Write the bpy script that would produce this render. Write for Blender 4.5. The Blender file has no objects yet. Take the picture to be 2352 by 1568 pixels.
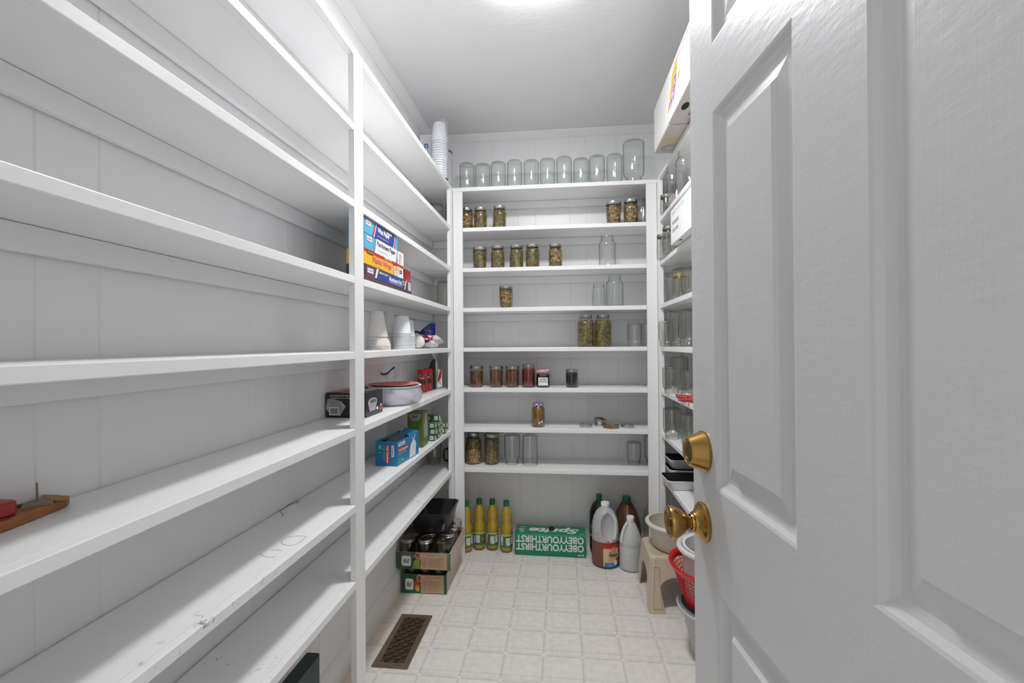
import bpy, math, random
from mathutils import Vector, Matrix
random.seed(7)
S = bpy.context.scene
COL = S.collection
# ------------------------------------------------------------------ camera, world, light, exposure
F_PX, YAW, PITCH, ROLL, EYE = 1072.57, 0.1055, -0.0055, -0.0071, 1.2
def cam_basis():
    cy, sy = math.cos(YAW), math.sin(YAW)
    fwd = Vector((-sy*math.cos(PITCH), cy*math.cos(PITCH), -math.sin(PITCH)))
    right = Vector((cy, sy, 0)); up = right.cross(fwd)
    r = math.cos(ROLL)*right + math.sin(ROLL)*up
    u = -math.sin(ROLL)*right + math.cos(ROLL)*up
    return r, u, fwd
R_, U_, W_ = cam_basis()
cd = bpy.data.cameras.new('camera'); cam = bpy.data.objects.new('camera', cd); COL.objects.link(cam)
cd.sensor_width = 36; cd.lens = F_PX/2352*36; cd.clip_start = 0.01
mw = Matrix((R_, U_, -W_)).transposed().to_4x4(); mw.translation = Vector((0, 0, EYE))
cam.matrix_world = mw
S.camera = cam
def ray(px, py): return W_ + (px-1176)/F_PX*R_ - (py-784)/F_PX*U_
def on_z(px, py, z): d = ray(px, py); return Vector((0, 0, EYE)) + d*((z-EYE)/d.z)
def on_x(px, py, x): d = ray(px, py); return Vector((0, 0, EYE)) + d*(x/d.x)
def on_y(px, py, y): d = ray(px, py); return Vector((0, 0, EYE)) + d*(y/d.y)

w = bpy.data.worlds.new('world'); S.world = w; w.use_nodes = True
w.node_tree.nodes['Background'].inputs[0].default_value = (0.98, 0.985, 1.0, 1)
w.node_tree.nodes['Background'].inputs[1].default_value = 0.6
LAMP_POWER = 185.0
S.view_settings.view_transform = 'Standard'; S.view_settings.look = 'None'
S.view_settings.exposure = 0.27; S.view_settings.gamma = 1.0
S.view_settings.use_curve_mapping = False
S.cycles.transparent_max_bounces = 28
S.cycles.max_bounces = 8; S.cycles.diffuse_bounces = 6; S.cycles.transmission_bounces = 4
S.cycles.sample_clamp_indirect = 6

# unseen fill light added behind the camera, shining in through the doorway
al = bpy.data.lights.new('doorway_fill', 'AREA'); al.shape = 'RECTANGLE'; al.size = 0.9; al.size_y = 1.3; al.energy = 1.5
alo = bpy.data.objects.new('doorway_fill', al); COL.objects.link(alo)
alo.location = (-0.1, -1.3, 1.95); alo.rotation_euler = (math.radians(78), 0, 0)

# ------------------------------------------------------------------ materials
MATS = {}
def mat(name, col=(.8, .8, .8), rough=.5, metal=0, bump=None, noise=None, spec=.5, trans=0, alpha=1, sub=0, coat=0, emis=0):
    if name in MATS: return MATS[name]
    m = bpy.data.materials.new(name); m.use_nodes = True; nt = m.node_tree; b = nt.nodes['Principled BSDF']
    b.inputs['Base Color'].default_value = (*col, 1); b.inputs['Roughness'].default_value = rough
    b.inputs['Metallic'].default_value = metal; b.inputs['Specular IOR Level'].default_value = spec
    b.inputs['Transmission Weight'].default_value = trans; b.inputs['Alpha'].default_value = alpha
    b.inputs['Coat Weight'].default_value = coat
    if sub:
        b.inputs['Subsurface Weight'].default_value = sub; b.inputs['Subsurface Radius'].default_value = (.02, .02, .02)
    if emis:
        b.inputs['Emission Color'].default_value = (*col, 1); b.inputs['Emission Strength'].default_value = emis
    if noise:   # (scale, amount, other colour)
        tc = nt.nodes.new('ShaderNodeTexCoord'); n = nt.nodes.new('ShaderNodeTexNoise')
        n.inputs['Scale'].default_value = noise[0]; n.inputs['Detail'].default_value = 6
        nt.links.new(tc.outputs['Object'], n.inputs['Vector'])
        r = nt.nodes.new('ShaderNodeValToRGB'); r.color_ramp.elements[0].position = noise[1]; r.color_ramp.elements[1].position = min(1, noise[1]+.25)
        r.color_ramp.elements[0].color = (*noise[2], 1); r.color_ramp.elements[1].color = (*col, 1)
        nt.links.new(n.outputs['Fac'], r.inputs['Fac']); nt.links.new(r.outputs['Color'], b.inputs['Base Color'])
    if bump:    # (scale vector, strength, distance)
        tc = nt.nodes.new('ShaderNodeTexCoord'); mp = nt.nodes.new('ShaderNodeMapping'); n2 = nt.nodes.new('ShaderNodeTexNoise'); bp = nt.nodes.new('ShaderNodeBump')
        mp.inputs['Scale'].default_value = bump[0]; n2.inputs['Scale'].default_value = 1; n2.inputs['Detail'].default_value = 4
        bp.inputs['Strength'].default_value = bump[1]; bp.inputs['Distance'].default_value = bump[2]
        nt.links.new(tc.outputs['Object'], mp.inputs['Vector']); nt.links.new(mp.outputs['Vector'], n2.inputs['Vector'])
        nt.links.new(n2.outputs['Fac'], bp.inputs['Height']); nt.links.new(bp.outputs['Normal'], b.inputs['Normal'])
    MATS[name] = m; return m

def glass(name, tint=(.982, .990, .986), edge=(.22, .25, .24), gloss=1.0, rough=.02):
    """thin-walled glass: see-through with darker edges and real reflections"""
    if name in MATS: return MATS[name]
    m = bpy.data.materials.new(name); m.use_nodes = True; nt = m.node_tree
    for n in list(nt.nodes): nt.nodes.remove(n)
    o = nt.nodes.new('ShaderNodeOutputMaterial'); t = nt.nodes.new('ShaderNodeBsdfTransparent'); g = nt.nodes.new('ShaderNodeBsdfGlossy')
    lw = nt.nodes.new('ShaderNodeLayerWeight'); lw.inputs['Blend'].default_value = .5
    cr = nt.nodes.new('ShaderNodeValToRGB'); e = cr.color_ramp.elements
    e[0].position = .60; e[0].color = (*tint, 1); e[1].position = .985; e[1].color = (*edge, 1)
    nt.links.new(lw.outputs['Facing'], cr.inputs['Fac']); nt.links.new(cr.outputs['Color'], t.inputs['Color'])
    fr = nt.nodes.new('ShaderNodeMath'); fr.operation = 'POWER'; fr.inputs[1].default_value = 4.5; nt.links.new(lw.outputs['Facing'], fr.inputs[0])
    mu = nt.nodes.new('ShaderNodeMath'); mu.operation = 'MULTIPLY_ADD'; mu.inputs[1].default_value = .75*gloss; mu.inputs[2].default_value = .075; mu.use_clamp = True
    nt.links.new(fr.outputs[0], mu.inputs[0])
    g.inputs['Roughness'].default_value = rough
    mx = nt.nodes.new('ShaderNodeMixShader'); nt.links.new(mu.outputs[0], mx.inputs[0])
    nt.links.new(t.outputs[0], mx.inputs[1]); nt.links.new(g.outputs[0], mx.inputs[2]); nt.links.new(mx.outputs[0], o.inputs[0])
    # ripple of pressed glass
    tc = nt.nodes.new('ShaderNodeTexCoord'); n2 = nt.nodes.new('ShaderNodeTexNoise'); n2.inputs['Scale'].default_value = 55
    bp = nt.nodes.new('ShaderNodeBump'); bp.inputs['Strength'].default_value = .35; bp.inputs['Distance'].default_value = .002
    nt.links.new(tc.outputs['Object'], n2.inputs['Vector']); nt.links.new(n2.outputs['Fac'], bp.inputs['Height']); nt.links.new(bp.outputs[0], g.inputs['Normal'])
    MATS[name] = m; return m

def film(name, col=(.9, .9, .9), opacity=.3, rough=.15):
    """frosted or clear plastic film / translucent plastic"""
    if name in MATS: return MATS[name]
    m = bpy.data.materials.new(name); m.use_nodes = True; nt = m.node_tree; b = nt.nodes['Principled BSDF']; o = nt.nodes['Material Output']
    b.inputs['Base Color'].default_value = (*col, 1); b.inputs['Roughness'].default_value = rough
    t = nt.nodes.new('ShaderNodeBsdfTransparent'); mx = nt.nodes.new('ShaderNodeMixShader'); mx.inputs[0].default_value = opacity
    nt.links.new(t.outputs[0], mx.inputs[1]); nt.links.new(b.outputs[0], mx.inputs[2]); nt.links.new(mx.outputs[0], o.inputs[0])
    tc = nt.nodes.new('ShaderNodeTexCoord'); n2 = nt.nodes.new('ShaderNodeTexNoise'); n2.inputs['Scale'].default_value = 40
    bp = nt.nodes.new('ShaderNodeBump'); bp.inputs['Strength'].default_value = .5; bp.inputs['Distance'].default_value = .006
    nt.links.new(tc.outputs['Object'], n2.inputs['Vector']); nt.links.new(n2.outputs['Fac'], bp.inputs['Height']); nt.links.new(bp.outputs[0], b.inputs['Normal'])
    MATS[name] = m; return m

def paint_mat(name, col, rough, dirt=0, dirtcol=(.35, .33, .30)):
    if name in MATS: return MATS[name]
    m = mat(name, col, rough, bump=((60, 60, 14), .12, .004))
    nt = m.node_tree; b = nt.nodes['Principled BSDF']
    if dirt:
        tc = nt.nodes.new('ShaderNodeTexCoord')
        n = nt.nodes.new('ShaderNodeTexNoise'); n.inputs['Scale'].default_value = 42; n.inputs['Detail'].default_value = 8; n.inputs['Roughness'].default_value = .75
        n3 = nt.nodes.new('ShaderNodeTexNoise'); n3.inputs['Scale'].default_value = 2.6; n3.inputs['Detail'].default_value = 3
        nt.links.new(tc.outputs['Object'], n.inputs['Vector']); nt.links.new(tc.outputs['Object'], n3.inputs['Vector'])
        r = nt.nodes.new('ShaderNodeValToRGB'); r.color_ramp.elements[0].position = .60; r.color_ramp.elements[1].position = .66
        r3 = nt.nodes.new('ShaderNodeValToRGB'); r3.color_ramp.elements[0].position = .50; r3.color_ramp.elements[1].position = .60
        nt.links.new(n.outputs['Fac'], r.inputs['Fac']); nt.links.new(n3.outputs['Fac'], r3.inputs['Fac'])
        mu = nt.nodes.new('ShaderNodeMath'); mu.operation = 'MULTIPLY'; nt.links.new(r.outputs['Color'], mu.inputs[0]); nt.links.new(r3.outputs['Color'], mu.inputs[1])
        m2 = nt.nodes.new('ShaderNodeMath'); m2.operation = 'MULTIPLY'; m2.inputs[1].default_value = dirt; nt.links.new(mu.outputs[0], m2.inputs[0])
        mx = nt.nodes.new('ShaderNodeMix'); mx.data_type = 'RGBA'; mx.inputs[6].default_value = (*col, 1); mx.inputs[7].default_value = (*dirtcol, 1)
        nt.links.new(m2.outputs[0], mx.inputs[0]); nt.links.new(mx.outputs[2], b.inputs['Base Color'])
    return m

WHITE = paint_mat('white_gloss_paint', (.84, .84, .84), .32)
SHELFW = paint_mat('white_shelf_paint', (.86, .86, .862), .34, dirt=.0)
SHELFD = paint_mat('white_shelf_paint_scuffed', (.84, .84, .84), .38, dirt=.9, dirtcol=(.20, .18, .15))
WALLW = paint_mat('white_panel_paint', (.84, .84, .845), .38)

def floor_mat():
    m = bpy.data.materials.new('vinyl_floor'); m.use_nodes = True; nt = m.node_tree; b = nt.nodes['Principled BSDF']
    b.inputs['Roughness'].default_value = .36
    tc = nt.nodes.new('ShaderNodeTexCoord'); sp = nt.nodes.new('ShaderNodeSeparateXYZ'); nt.links.new(tc.outputs['Object'], sp.inputs[0])
    TS = .14955
    def math_(op, a, bb=None, clamp=False):
        n = nt.nodes.new('ShaderNodeMath'); n.operation = op; n.use_clamp = clamp
        for i, v in enumerate((a, bb)):
            if v is None: continue
            if isinstance(v, (int, float)): n.inputs[i].default_value = v
            else: nt.links.new(v, n.inputs[i])
        return n.outputs[0]
    def frac(axis, off): return math_('FRACT', math_('DIVIDE', math_('ADD', sp.outputs[axis], off), TS))
    fx = frac(0, .0727 + TS*.5 + 50*TS); fy = frac(1, -2.5604 + TS*.5 + 50*TS)   # crossing at .5
    def ramp(src, pts):
        r = nt.nodes.new('ShaderNodeValToRGB'); els = r.color_ramp.elements
        for i, (p, v) in enumerate(pts):
            e = els[i] if i < 2 else els.new(p)
            e.position = p; e.color = (v, v, v, 1)
        nt.links.new(src, r.inputs['Fac']); return r.outputs['Color']
    vx = ramp(fx, [(0, 1), (1, 1), (.432, 1), (.442, .80), (.462, .82), (.49, .92), (.53, 1), (.645, .985), (.655, .90), (.667, .985), (.682, 1.0), (.695, .90), (.705, 1)])
    vy = ramp(fy, [(0, 1), (1, 1), (.432, 1), (.442, .79), (.46, .82), (.49, .91), (.55, .97), (.62, 1), (.655, .985), (.675, .89), (.70, .91), (.72, 1)])
    mn = math_('MULTIPLY', vx, vy)
    # pale square where the bands meet
    bx = ramp(fx, [(0, 0), (1, 0), (.43, 0), (.435, 1), (.525, 1), (.53, 0)]); by = ramp(fy, [(0, 0), (1, 0), (.43, 0), (.435, 1), (.525, 1), (.53, 0)])
    sq = math_('MULTIPLY', bx, by)
    mx = nt.nodes.new('ShaderNodeMix'); mx.data_type = 'RGBA'; nt.links.new(sq, mx.inputs[0]); nt.links.new(mn, mx.inputs[6]); mx.inputs[7].default_value = (1.02, 1.02, 1.02, 1)
    n = nt.nodes.new('ShaderNodeTexNoise'); n.inputs['Scale'].default_value = 35; n.inputs['Detail'].default_value = 6; nt.links.new(tc.outputs['Object'], n.inputs['Vector'])
    nr = nt.nodes.new('ShaderNodeValToRGB'); nr.color_ramp.elements[0].color = (.76, .725, .675, 1); nr.color_ramp.elements[1].color = (.86, .825, .775, 1)
    nr.color_ramp.elements[0].position = .3; nr.color_ramp.elements[1].position = .7
    nt.links.new(n.outputs['Fac'], nr.inputs['Fac'])
    m3 = nt.nodes.new('ShaderNodeMix'); m3.data_type = 'RGBA'; m3.blend_type = 'MULTIPLY'; m3.inputs[0].default_value = 1
    nt.links.new(nr.outputs['Color'], m3.inputs[6]); nt.links.new(mx.outputs[2], m3.inputs[7])
    # old yellowed strip along the left baseboard
    yl = ramp(math_('MULTIPLY', math_('ADD', sp.outputs[0], .82), 4.0, True), [(0, 1), (1, 0), (.16, .9), (.42, 0)])
    m4 = nt.nodes.new('ShaderNodeMix'); m4.data_type = 'RGBA'; m4.blend_type = 'MULTIPLY'
    y2 = math_('MULTIPLY', yl, .55); nt.links.new(y2, m4.inputs[0]); nt.links.new(m3.outputs[2], m4.inputs[6]); m4.inputs[7].default_value = (1, .84, .62, 1)
    nt.links.new(m4.outputs[2], b.inputs['Base Color'])
    bp = nt.nodes.new('ShaderNodeBump'); bp.inputs['Strength'].default_value = .25; bp.inputs['Distance'].default_value = .002
    nt.links.new(mn, bp.inputs['Height']); nt.links.new(bp.outputs[0], b.inputs['Normal'])
    return m

# ------------------------------------------------------------------ mesh helpers
class MB:
    def __init__(s): s.v = []; s.f = []; s.m = []
    def add(s, verts, faces, mi=0, M=None):
        o = len(s.v)
        for v in verts:
            v = Vector(v)
            if M is not None: v = M @ v
            s.v.append(tuple(v))
        for f in faces: s.f.append(tuple(o+i for i in f)); s.m.append(mi)
        return s
    def box(s, x0, x1, y0, y1, z0, z1, mi=0, M=None):
        return s.add([(x0, y0, z0), (x1, y0, z0), (x1, y1, z0), (x0, y1, z0), (x0, y0, z1), (x1, y0, z1), (x1, y1, z1), (x0, y1, z1)],
              [(0, 3, 2, 1), (4, 5, 6, 7), (0, 1, 5, 4), (1, 2, 6, 5), (2, 3, 7, 6), (3, 0, 4, 7)], mi, M)
    def lathe(s, prof, seg=32, mi=0, M=None, a0=0, a1=2*math.pi):
        """prof: (r, z) from start to end; r = 0 closes"""
        full = abs(a1-a0-2*math.pi) < 1e-6; n = seg if full else seg+1
        vs = []; fs = []; idx = []
        for r, z in prof:
            if r <= 1e-6: idx.append([len(vs)]); vs.append((0, 0, z))
            else:
                idx.append(list(range(len(vs), len(vs)+n)))
                for k in range(n):
                    a = a0+(a1-a0)*k/seg; vs.append((r*math.cos(a), r*math.sin(a), z))
        for A, B in zip(idx[:-1], idx[1:]):
            for k in range(seg):
                k2 = (k+1) % n if full else k+1
                if len(A) == 1 and len(B) == 1: continue
                if len(A) == 1: fs.append((A[0], B[k], B[k2]))
                elif len(B) == 1: fs.append((A[k], B[0], A[k2]))
                else: fs.append((A[k], B[k], B[k2], A[k2]))
        return s.add(vs, fs, mi, M)
    def prism(s, poly, h0, h1, mi=0, M=None):
        """polygon in XY (counter-clockwise) extruded from z=h0 to h1"""
        n = len(poly); vs = [(x, y, h0) for x, y in poly]+[(x, y, h1) for x, y in poly]
        fs = [tuple(reversed(range(n))), tuple(range(n, 2*n))]+[(i, (i+1) % n, n+(i+1) % n, n+i) for i in range(n)]
        return s.add(vs, fs, mi, M)
    def tube(s, pts, r, seg=10, mi=0, M=None, cap=True):
        pts = [Vector(p) for p in pts]; n = len(pts); rs = r if isinstance(r, (list, tuple)) else [r]*n
        vs = []; fs = []; side = None
        for i, p in enumerate(pts):
            t = (pts[min(i+1, n-1)]-pts[max(i-1, 0)]).normalized()
            if side is None:
                side = t.orthogonal().normalized()
            side = (side-t*side.dot(t)).normalized(); up = t.cross(side)
            for k in range(seg):
                a = 2*math.pi*k/seg; vs.append(tuple(p+rs[i]*(math.cos(a)*side+math.sin(a)*up)))
        for i in range(n-1):
            for k in range(seg):
                k2 = (k+1) % seg; fs.append((i*seg+k, i*seg+k2, (i+1)*seg+k2, (i+1)*seg+k))
        if cap: fs.append(tuple(reversed(range(seg)))); fs.append(tuple(range((n-1)*seg, n*seg)))
        return s.add(vs, fs, mi, M)
    def loft(s, rings, mi=0, M=None, cap0=True, cap1=True):
        n = len(rings[0]); vs = [v for r in rings for v in r]; fs = []
        for i in range(len(rings)-1):
            for k in range(n):
                k2 = (k+1) % n; fs.append((i*n+k, i*n+k2, (i+1)*n+k2, (i+1)*n+k))
        if cap0: fs.append(tuple(reversed(range(n))))
        if cap1: fs.append(tuple(range((len(rings)-1)*n, len(rings)*n)))
        return s.add(vs, fs, mi, M)
    def mesh(s, name, mats, smooth=None):
        me = bpy.data.meshes.new(name); me.from_pydata(s.v, [], s.f)
        if not isinstance(mats, (list, tuple)): mats = [mats]
        for m in mats: me.materials.append(m)
        if len(mats) > 1: me.polygons.foreach_set('material_index', s.m)
        if smooth:
            me.polygons.foreach_set('use_smooth', [True]*len(me.polygons))
            me.set_sharp_from_angle(angle=math.radians(smooth))
        me.update(); return me

def link(name, me, parent=None, loc=(0, 0, 0), rot=None, bevel=0, label=None, kind=None):
    o = bpy.data.objects.new(name, me); COL.objects.link(o); o.location = loc
    if rot: o.rotation_euler = rot
    if parent is not None: o.parent = parent
    if bevel:
        b = o.modifiers.new('bevel', 'BEVEL'); b.width = bevel; b.segments = 2; b.limit_method = 'ANGLE'; b.angle_limit = math.radians(50)
    if label: o['label'] = label
    if kind: o['kind'] = kind
    return o
def part(name, mb, m, parent, smooth=None, bevel=0, **k): return link(name, mb.mesh(name, m, smooth), parent, bevel=bevel, **k)
def thing(name, label, cat, loc=(0, 0, 0), rz=0, group=None, rot=None):
    o = bpy.data.objects.new(name, None); COL.objects.link(o); o.location = loc; o.rotation_euler = rot or (0, 0, rz)
    o.empty_display_size = .05; o['label'] = label; o['category'] = cat
    if group: o['group'] = group
    return o
def struct(name, mb, m, smooth=None, bevel=0):
    return link(name, mb.mesh(name, m, smooth), None, bevel=bevel, kind='structure')
def frame(o, x, y):
    """matrix whose local X,Y are x,y and Z = x cross y, at o"""
    x = Vector(x).normalized(); y = Vector(y).normalized(); z = x.cross(y)
    M = Matrix((x, y, z)).transposed().to_4x4(); M.translation = Vector(o); return M
def rrect(cx, cy, hx, hy, r, n=5):
    out = []
    for sx, sy, a in ((1, 1, 0), (-1, 1, 90), (-1, -1, 180), (1, -1, 270)):
        for k in range(n+1):
            t = math.radians(a+90*k/n); out.append((cx+sx*(hx-r)+r*math.cos(t), cy+sy*(hy-r)+r*math.sin(t)))
    return out
def text_mb(body, w, h, bold=.0, shear=0, center=True):
    """outline lettering scaled into w x h, flat in XY with lower left at 0,0"""
    c = bpy.data.curves.new('t', 'FONT'); c.body = body; c.offset = bold; c.shear = shear; c.resolution_u = 3
    o = bpy.data.objects.new('t', c); COL.objects.link(o)
    dg = bpy.context.evaluated_depsgraph_get(); dg.update()
    me = bpy.data.meshes.new_from_object(o.evaluated_get(dg))
    vs = [tuple(v.co) for v in me.vertices]; fs = [tuple(p.vertices) for p in me.polygons]
    bpy.data.objects.remove(o); bpy.data.curves.remove(c); bpy.data.meshes.remove(me)
    if not vs: return vs, fs
    x0 = min(v[0] for v in vs); x1 = max(v[0] for v in vs); y0 = min(v[1] for v in vs); y1 = max(v[1] for v in vs)
    return [((v[0]-x0)/(x1-x0)*w, (v[1]-y0)/(y1-y0)*h, 0) for v in vs], fs
def put_text(mb, body, w, h, M, x=0, y=0, lift=.0008, mi=0, bold=.0, shear=0):
    vs, fs = text_mb(body, w, h, bold, shear); mb.add([(a+x, b+y, lift) for a, b, c in vs], fs, mi, M)
def put_rect(mb, x0, x1, y0, y1, M, lift=.0004, mi=0): mb.add([(x0, y0, lift), (x1, y0, lift), (x1, y1, lift), (x0, y1, lift)], [(0, 1, 2, 3)], mi, M)
def put_poly(mb, pts, M, lift=.0004, mi=0): mb.add([(x, y, lift) for x, y in pts], [tuple(range(len(pts)))], mi, M)
def ellipse(cx, cy, rx, ry, n=20, a0=0, a1=360): return [(cx+rx*math.cos(math.radians(a0+(a1-a0)*k/n)), cy+ry*math.sin(math.radians(a0+(a1-a0)*k/n))) for k in range(n if a1-a0 == 360 else n+1)]

# ------------------------------------------------------------------ the room
XW, XWR, YC, ZC, Y0 = -.801, .72, 2.821, 2.478, .10
XL, XR, YB = -.603, .5166, 2.577
P1, P2 = 1.317, 1.380
SH = [2.060, 1.833, 1.606, 1.382, 1.159, .933, .710, .486]     # undersides of the shelves
TH = .022
TOP = [z+TH for z in SH]

struct('floor', MB().box(XW-.02, XWR+.02, -.6, YC+.02, -.05, 0), floor_mat())
CEIL = mat('ceiling_paint', (.78, .78, .785), .42, bump=((28, 60, 28), .22, .004))
struct('ceiling', MB().box(XW-.02, XWR+.02, -.6, YC+.02, ZC, ZC+.05), CEIL)
def panel_wall(name, along, pos, a0, a1, grooves, flip):
    """v-grooved board panelling; grooves at coordinates along the wall"""
    d = .0022; g = .0022; line = [(a0, 0)]
    for q in grooves:
        if a0+.01 < q < a1-.01: line += [(q-g, 0), (q, d), (q+g, 0)]
    line.append((a1, 0)); vs = []; n = len(line)
    for z in (0, ZC):
        for a, dd in line:
            off = pos+(dd if flip else -dd)
            vs.append((off, a, z) if along == 'y' else (a, off, z))
    for z in (0, ZC):
        for a in (a0, a1):
            off = pos+(.05 if flip else -.05); vs.append((off, a, z) if along == 'y' else (a, off, z))
    fs = [(i, i+1, n+i+1, n+i) for i in range(n-1)]
    b = 2*n; fs += [(b, b+1, b+3, b+2), tuple(list(range(n))+[b+1, b]), tuple(list(range(n, 2*n))+[b+3, b+2]), (0, b, b+2, n), (n-1, b+1, b+3, 2*n-1)]
    m = MB(); m.add(vs, fs); return struct(name, m, WALLW)
gb = [on_y(x, 800, YC).x for x in (1038, 1094, 1133, 1191.5, 1232, 1311, 1349, 1420, 1484)]
panel_wall('wall_back', 'x', YC, XW, XWR, [gb[0]-.12]+gb+[.62], True)
gl = [on_x(x, 800, XW).y for x in (80, 229, 577, 657, 730)]; gl += [gl[-1]+d for d in (.20, .30, .50, .60, .80, .92, 1.1)]
panel_wall('wall_left', 'y', XW, Y0, YC, gl, False)
panel_wall('wall_right', 'y', XWR, Y0, YC, [Y0+.2*k+(.05 if k % 2 else 0) for k in range(14)], True)
# wall with the doorway the camera stands in
struct('wall_front', MB().box(XW-.02, -.46, -.02, Y0, 0, ZC).box(.325, XWR+.02, -.02, Y0, 0, ZC).box(-.46, .325, -.02, Y0, 2.05, ZC), WALLW)
bbp = [(0, 0), (.014, 0), (.014, .075), (.010, .085), (.007, .10), (0, .105)]
def base_y(name, x, sgn, a0, a1):
    m = MB(); M = Matrix(((0, 0, 1, 0), (sgn, 0, 0, x), (0, 1, 0, 0), (0, 0, 0, 1)))
    m2 = MB(); rings = [[(x+sgn*p, a, z) for p, z in bbp] for a in (a0, a1)]; m2.loft(rings); return struct(name, m2, WHITE)
base_y('baseboard_left', XW+.0005, 1, Y0+.001, YC-.016)
base_y('baseboard_right', XWR-.0005, -1, Y0+.001, YC-.016)
m = MB(); m.loft([[(a, YC-.0005-p, z) for p, z in bbp] for a in (XW+.001, XWR-.001)]); struct('baseboard_back', m, WHITE)
cr = [(0, 0), (0, -.040), (.006, -.038), (.012, -.030), (.022, -.016), (.032, -.008), (.034, 0)]
m = MB(); m.loft([[(XW+.0005+p, a, ZC-.0005+z) for p, z in cr] for a in (Y0+.001, YC-.036)]); struct('trim_1', m, WHITE, 40)
m = MB(); m.loft([[(a, YC-.0005-p, ZC-.0005+z) for p, z in cr] for a in (XW+.001, XWR-.001)]); struct('trim_2', m, WHITE, 40)
m = MB(); m.loft([[(XWR-.0005-p, a, ZC-.0005+z) for p, z in cr] for a in (Y0+.001, YC-.036)]); struct('trim_3', m, WHITE, 40)

# ------------------------------------------------------------------ built-in shelving
PT = .0185     # stile thickness
def shelf_poly(pts, z0, z1): return MB().prism(pts, z0, z1)
G = .0008
def side_unit(name, label, xf, xw, s, posts):
    """xf front plane, xw wall, s=+1 when the front faces +X; posts: list of (y0,y1)"""
    t = thing(name, label, 'built-in shelves', (0, 0, 0))
    ya, yb = Y0+.004, YB-.0015
    xi = xf-s*PT-s*G; xb = xw+s*.0045
    for k in range(8):
        x0, x1 = sorted((xb, xi)); sm = SHELFD if k >= 6 and s > 0 else SHELFW
        sh = part('shelf', MB().box(x0, x1, ya, yb, SH[k], TOP[k]), sm, t, bevel=.0008)
        x0, x1 = sorted((xf, xi+s*.0001)); segs = [(ya, yb)]
        if k:
            cuts = sorted(posts); e_ = [ya]
            for p_, q_ in cuts: e_ += [p_-G, q_+G]
            e_ += [yb]; segs = [(e_[i], e_[i+1]) for i in range(0, len(e_), 2) if e_[i+1]-e_[i] > .02]
        for p_, q_ in segs: part('nosing', MB().box(x0, x1, p_, q_, SH[k]-.0006, TOP[k]-.0004), sm, sh, bevel=.0018)
        c = MB(); x0, x1 = sorted((xb, xw+s*.021)); c.box(x0, x1, ya, YC-.025, SH[k]-.042, SH[k]-G)
        part('cleat', c, SHELFW, t, bevel=.0012)
    for a, b in posts:
        x0, x1 = sorted((xf, xf-s*PT)); part('post', MB().box(x0, x1, a, b, .262 if (s > 0 and a > 2) else .0005, SH[0]-G), WHITE, t, bevel=.0015)
    return t
side_unit('built_in_shelving', 'long white painted wooden shelves running along the left wall from foreground to corner', XL, XW, 1, [(Y0+.03, Y0+.09), (P1, P2), (2.513, YB-.0015)])
side_unit('built_in_shelving', 'white painted wooden shelves along the right wall, mostly hidden by the open door', XR, XWR, -1, [(Y0+.03, Y0+.09), (P1, P2), (2.513, YB-.0015)])
t = thing('built_in_shelving', 'white painted wooden shelves across the back wall facing the camera', 'built-in shelves')
for k in range(8):
    zz = (SH[k], TOP[k]); xa, xb = XW+.0045, XWR-.0045; i = YB+PT+G
    if k == 0: pts = [(xa, YB), (xb, YB), (xb, YC-.004), (xa, YC-.004)]
    else: pts = [(xa, i), (XL-.001, i), (XL-.001, i), (-.5485+G, i), (-.5485+G, YB), (.4606-G, YB), (.4606-G, i), (xb, i), (xb, YC-.004), (xa, YC-.004)]
    if k: pts = [pts[0]]+pts[3:]
    sh = part('shelf', MB().box(xa, xb, i, YC-.004, *zz), SHELFW, t, bevel=.0008)
    part('nosing', MB().box(XW+.0045 if not k else -.5485+G, XWR-.0045 if not k else .4606-G, YB, i-.0001, SH[k]-.0006, TOP[k]-.0004), SHELFW, sh, bevel=.0018)
    part('cleat', MB().box(XW+.022, XWR-.022, YC-.0225, YC-.0045, SH[k]-.042, SH[k]-G), SHELFW, t, bevel=.0012)
for a, b in ((XL+.0005, -.5485), (.4606, XR-.0005)):
    part('post', MB().box(a, b, YB, YB+PT, .0005, SH[0]-G), WHITE, t, bevel=.0015)

STAIN = mat('old_stain', (.30, .27, .22), .6); DRIP = mat('dried_drip', (.27, .19, .09), .4)
left_unit = bpy.data.objects['built_in_shelving']
def px_path(pts, z): return [on_z(400+u/3.35, 1100+v/3.35, z) for u, v in pts]
zt6 = TOP[6]+.0003
part('dried_drip', MB().tube(px_path([(605, 345), (630, 332), (660, 322)], zt6), .0008, 5), DRIP, left_unit)
part('dried_drip', MB().tube(px_path([(830, 290), (838, 272), (815, 250), (822, 238), (850, 220), (880, 200), (910, 186), (950, 182), (962, 172), (930, 167)], zt6), .0009, 5), DRIP, left_unit)
for ring_ in ([(825, 485), (840, 465), (880, 446), (940, 436), (1000, 438), (1022, 444)], [(1010, 446), (975, 480), (930, 505), (880, 512), (835, 502), (823, 487)], [(665, 572), (685, 590), (720, 603), (775, 598)], [(745, 545), (790, 544), (830, 550)]):
    part('ring_stain', MB().tube(px_path(ring_, zt6-.0001), .0005, 4), STAIN, left_unit)
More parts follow.
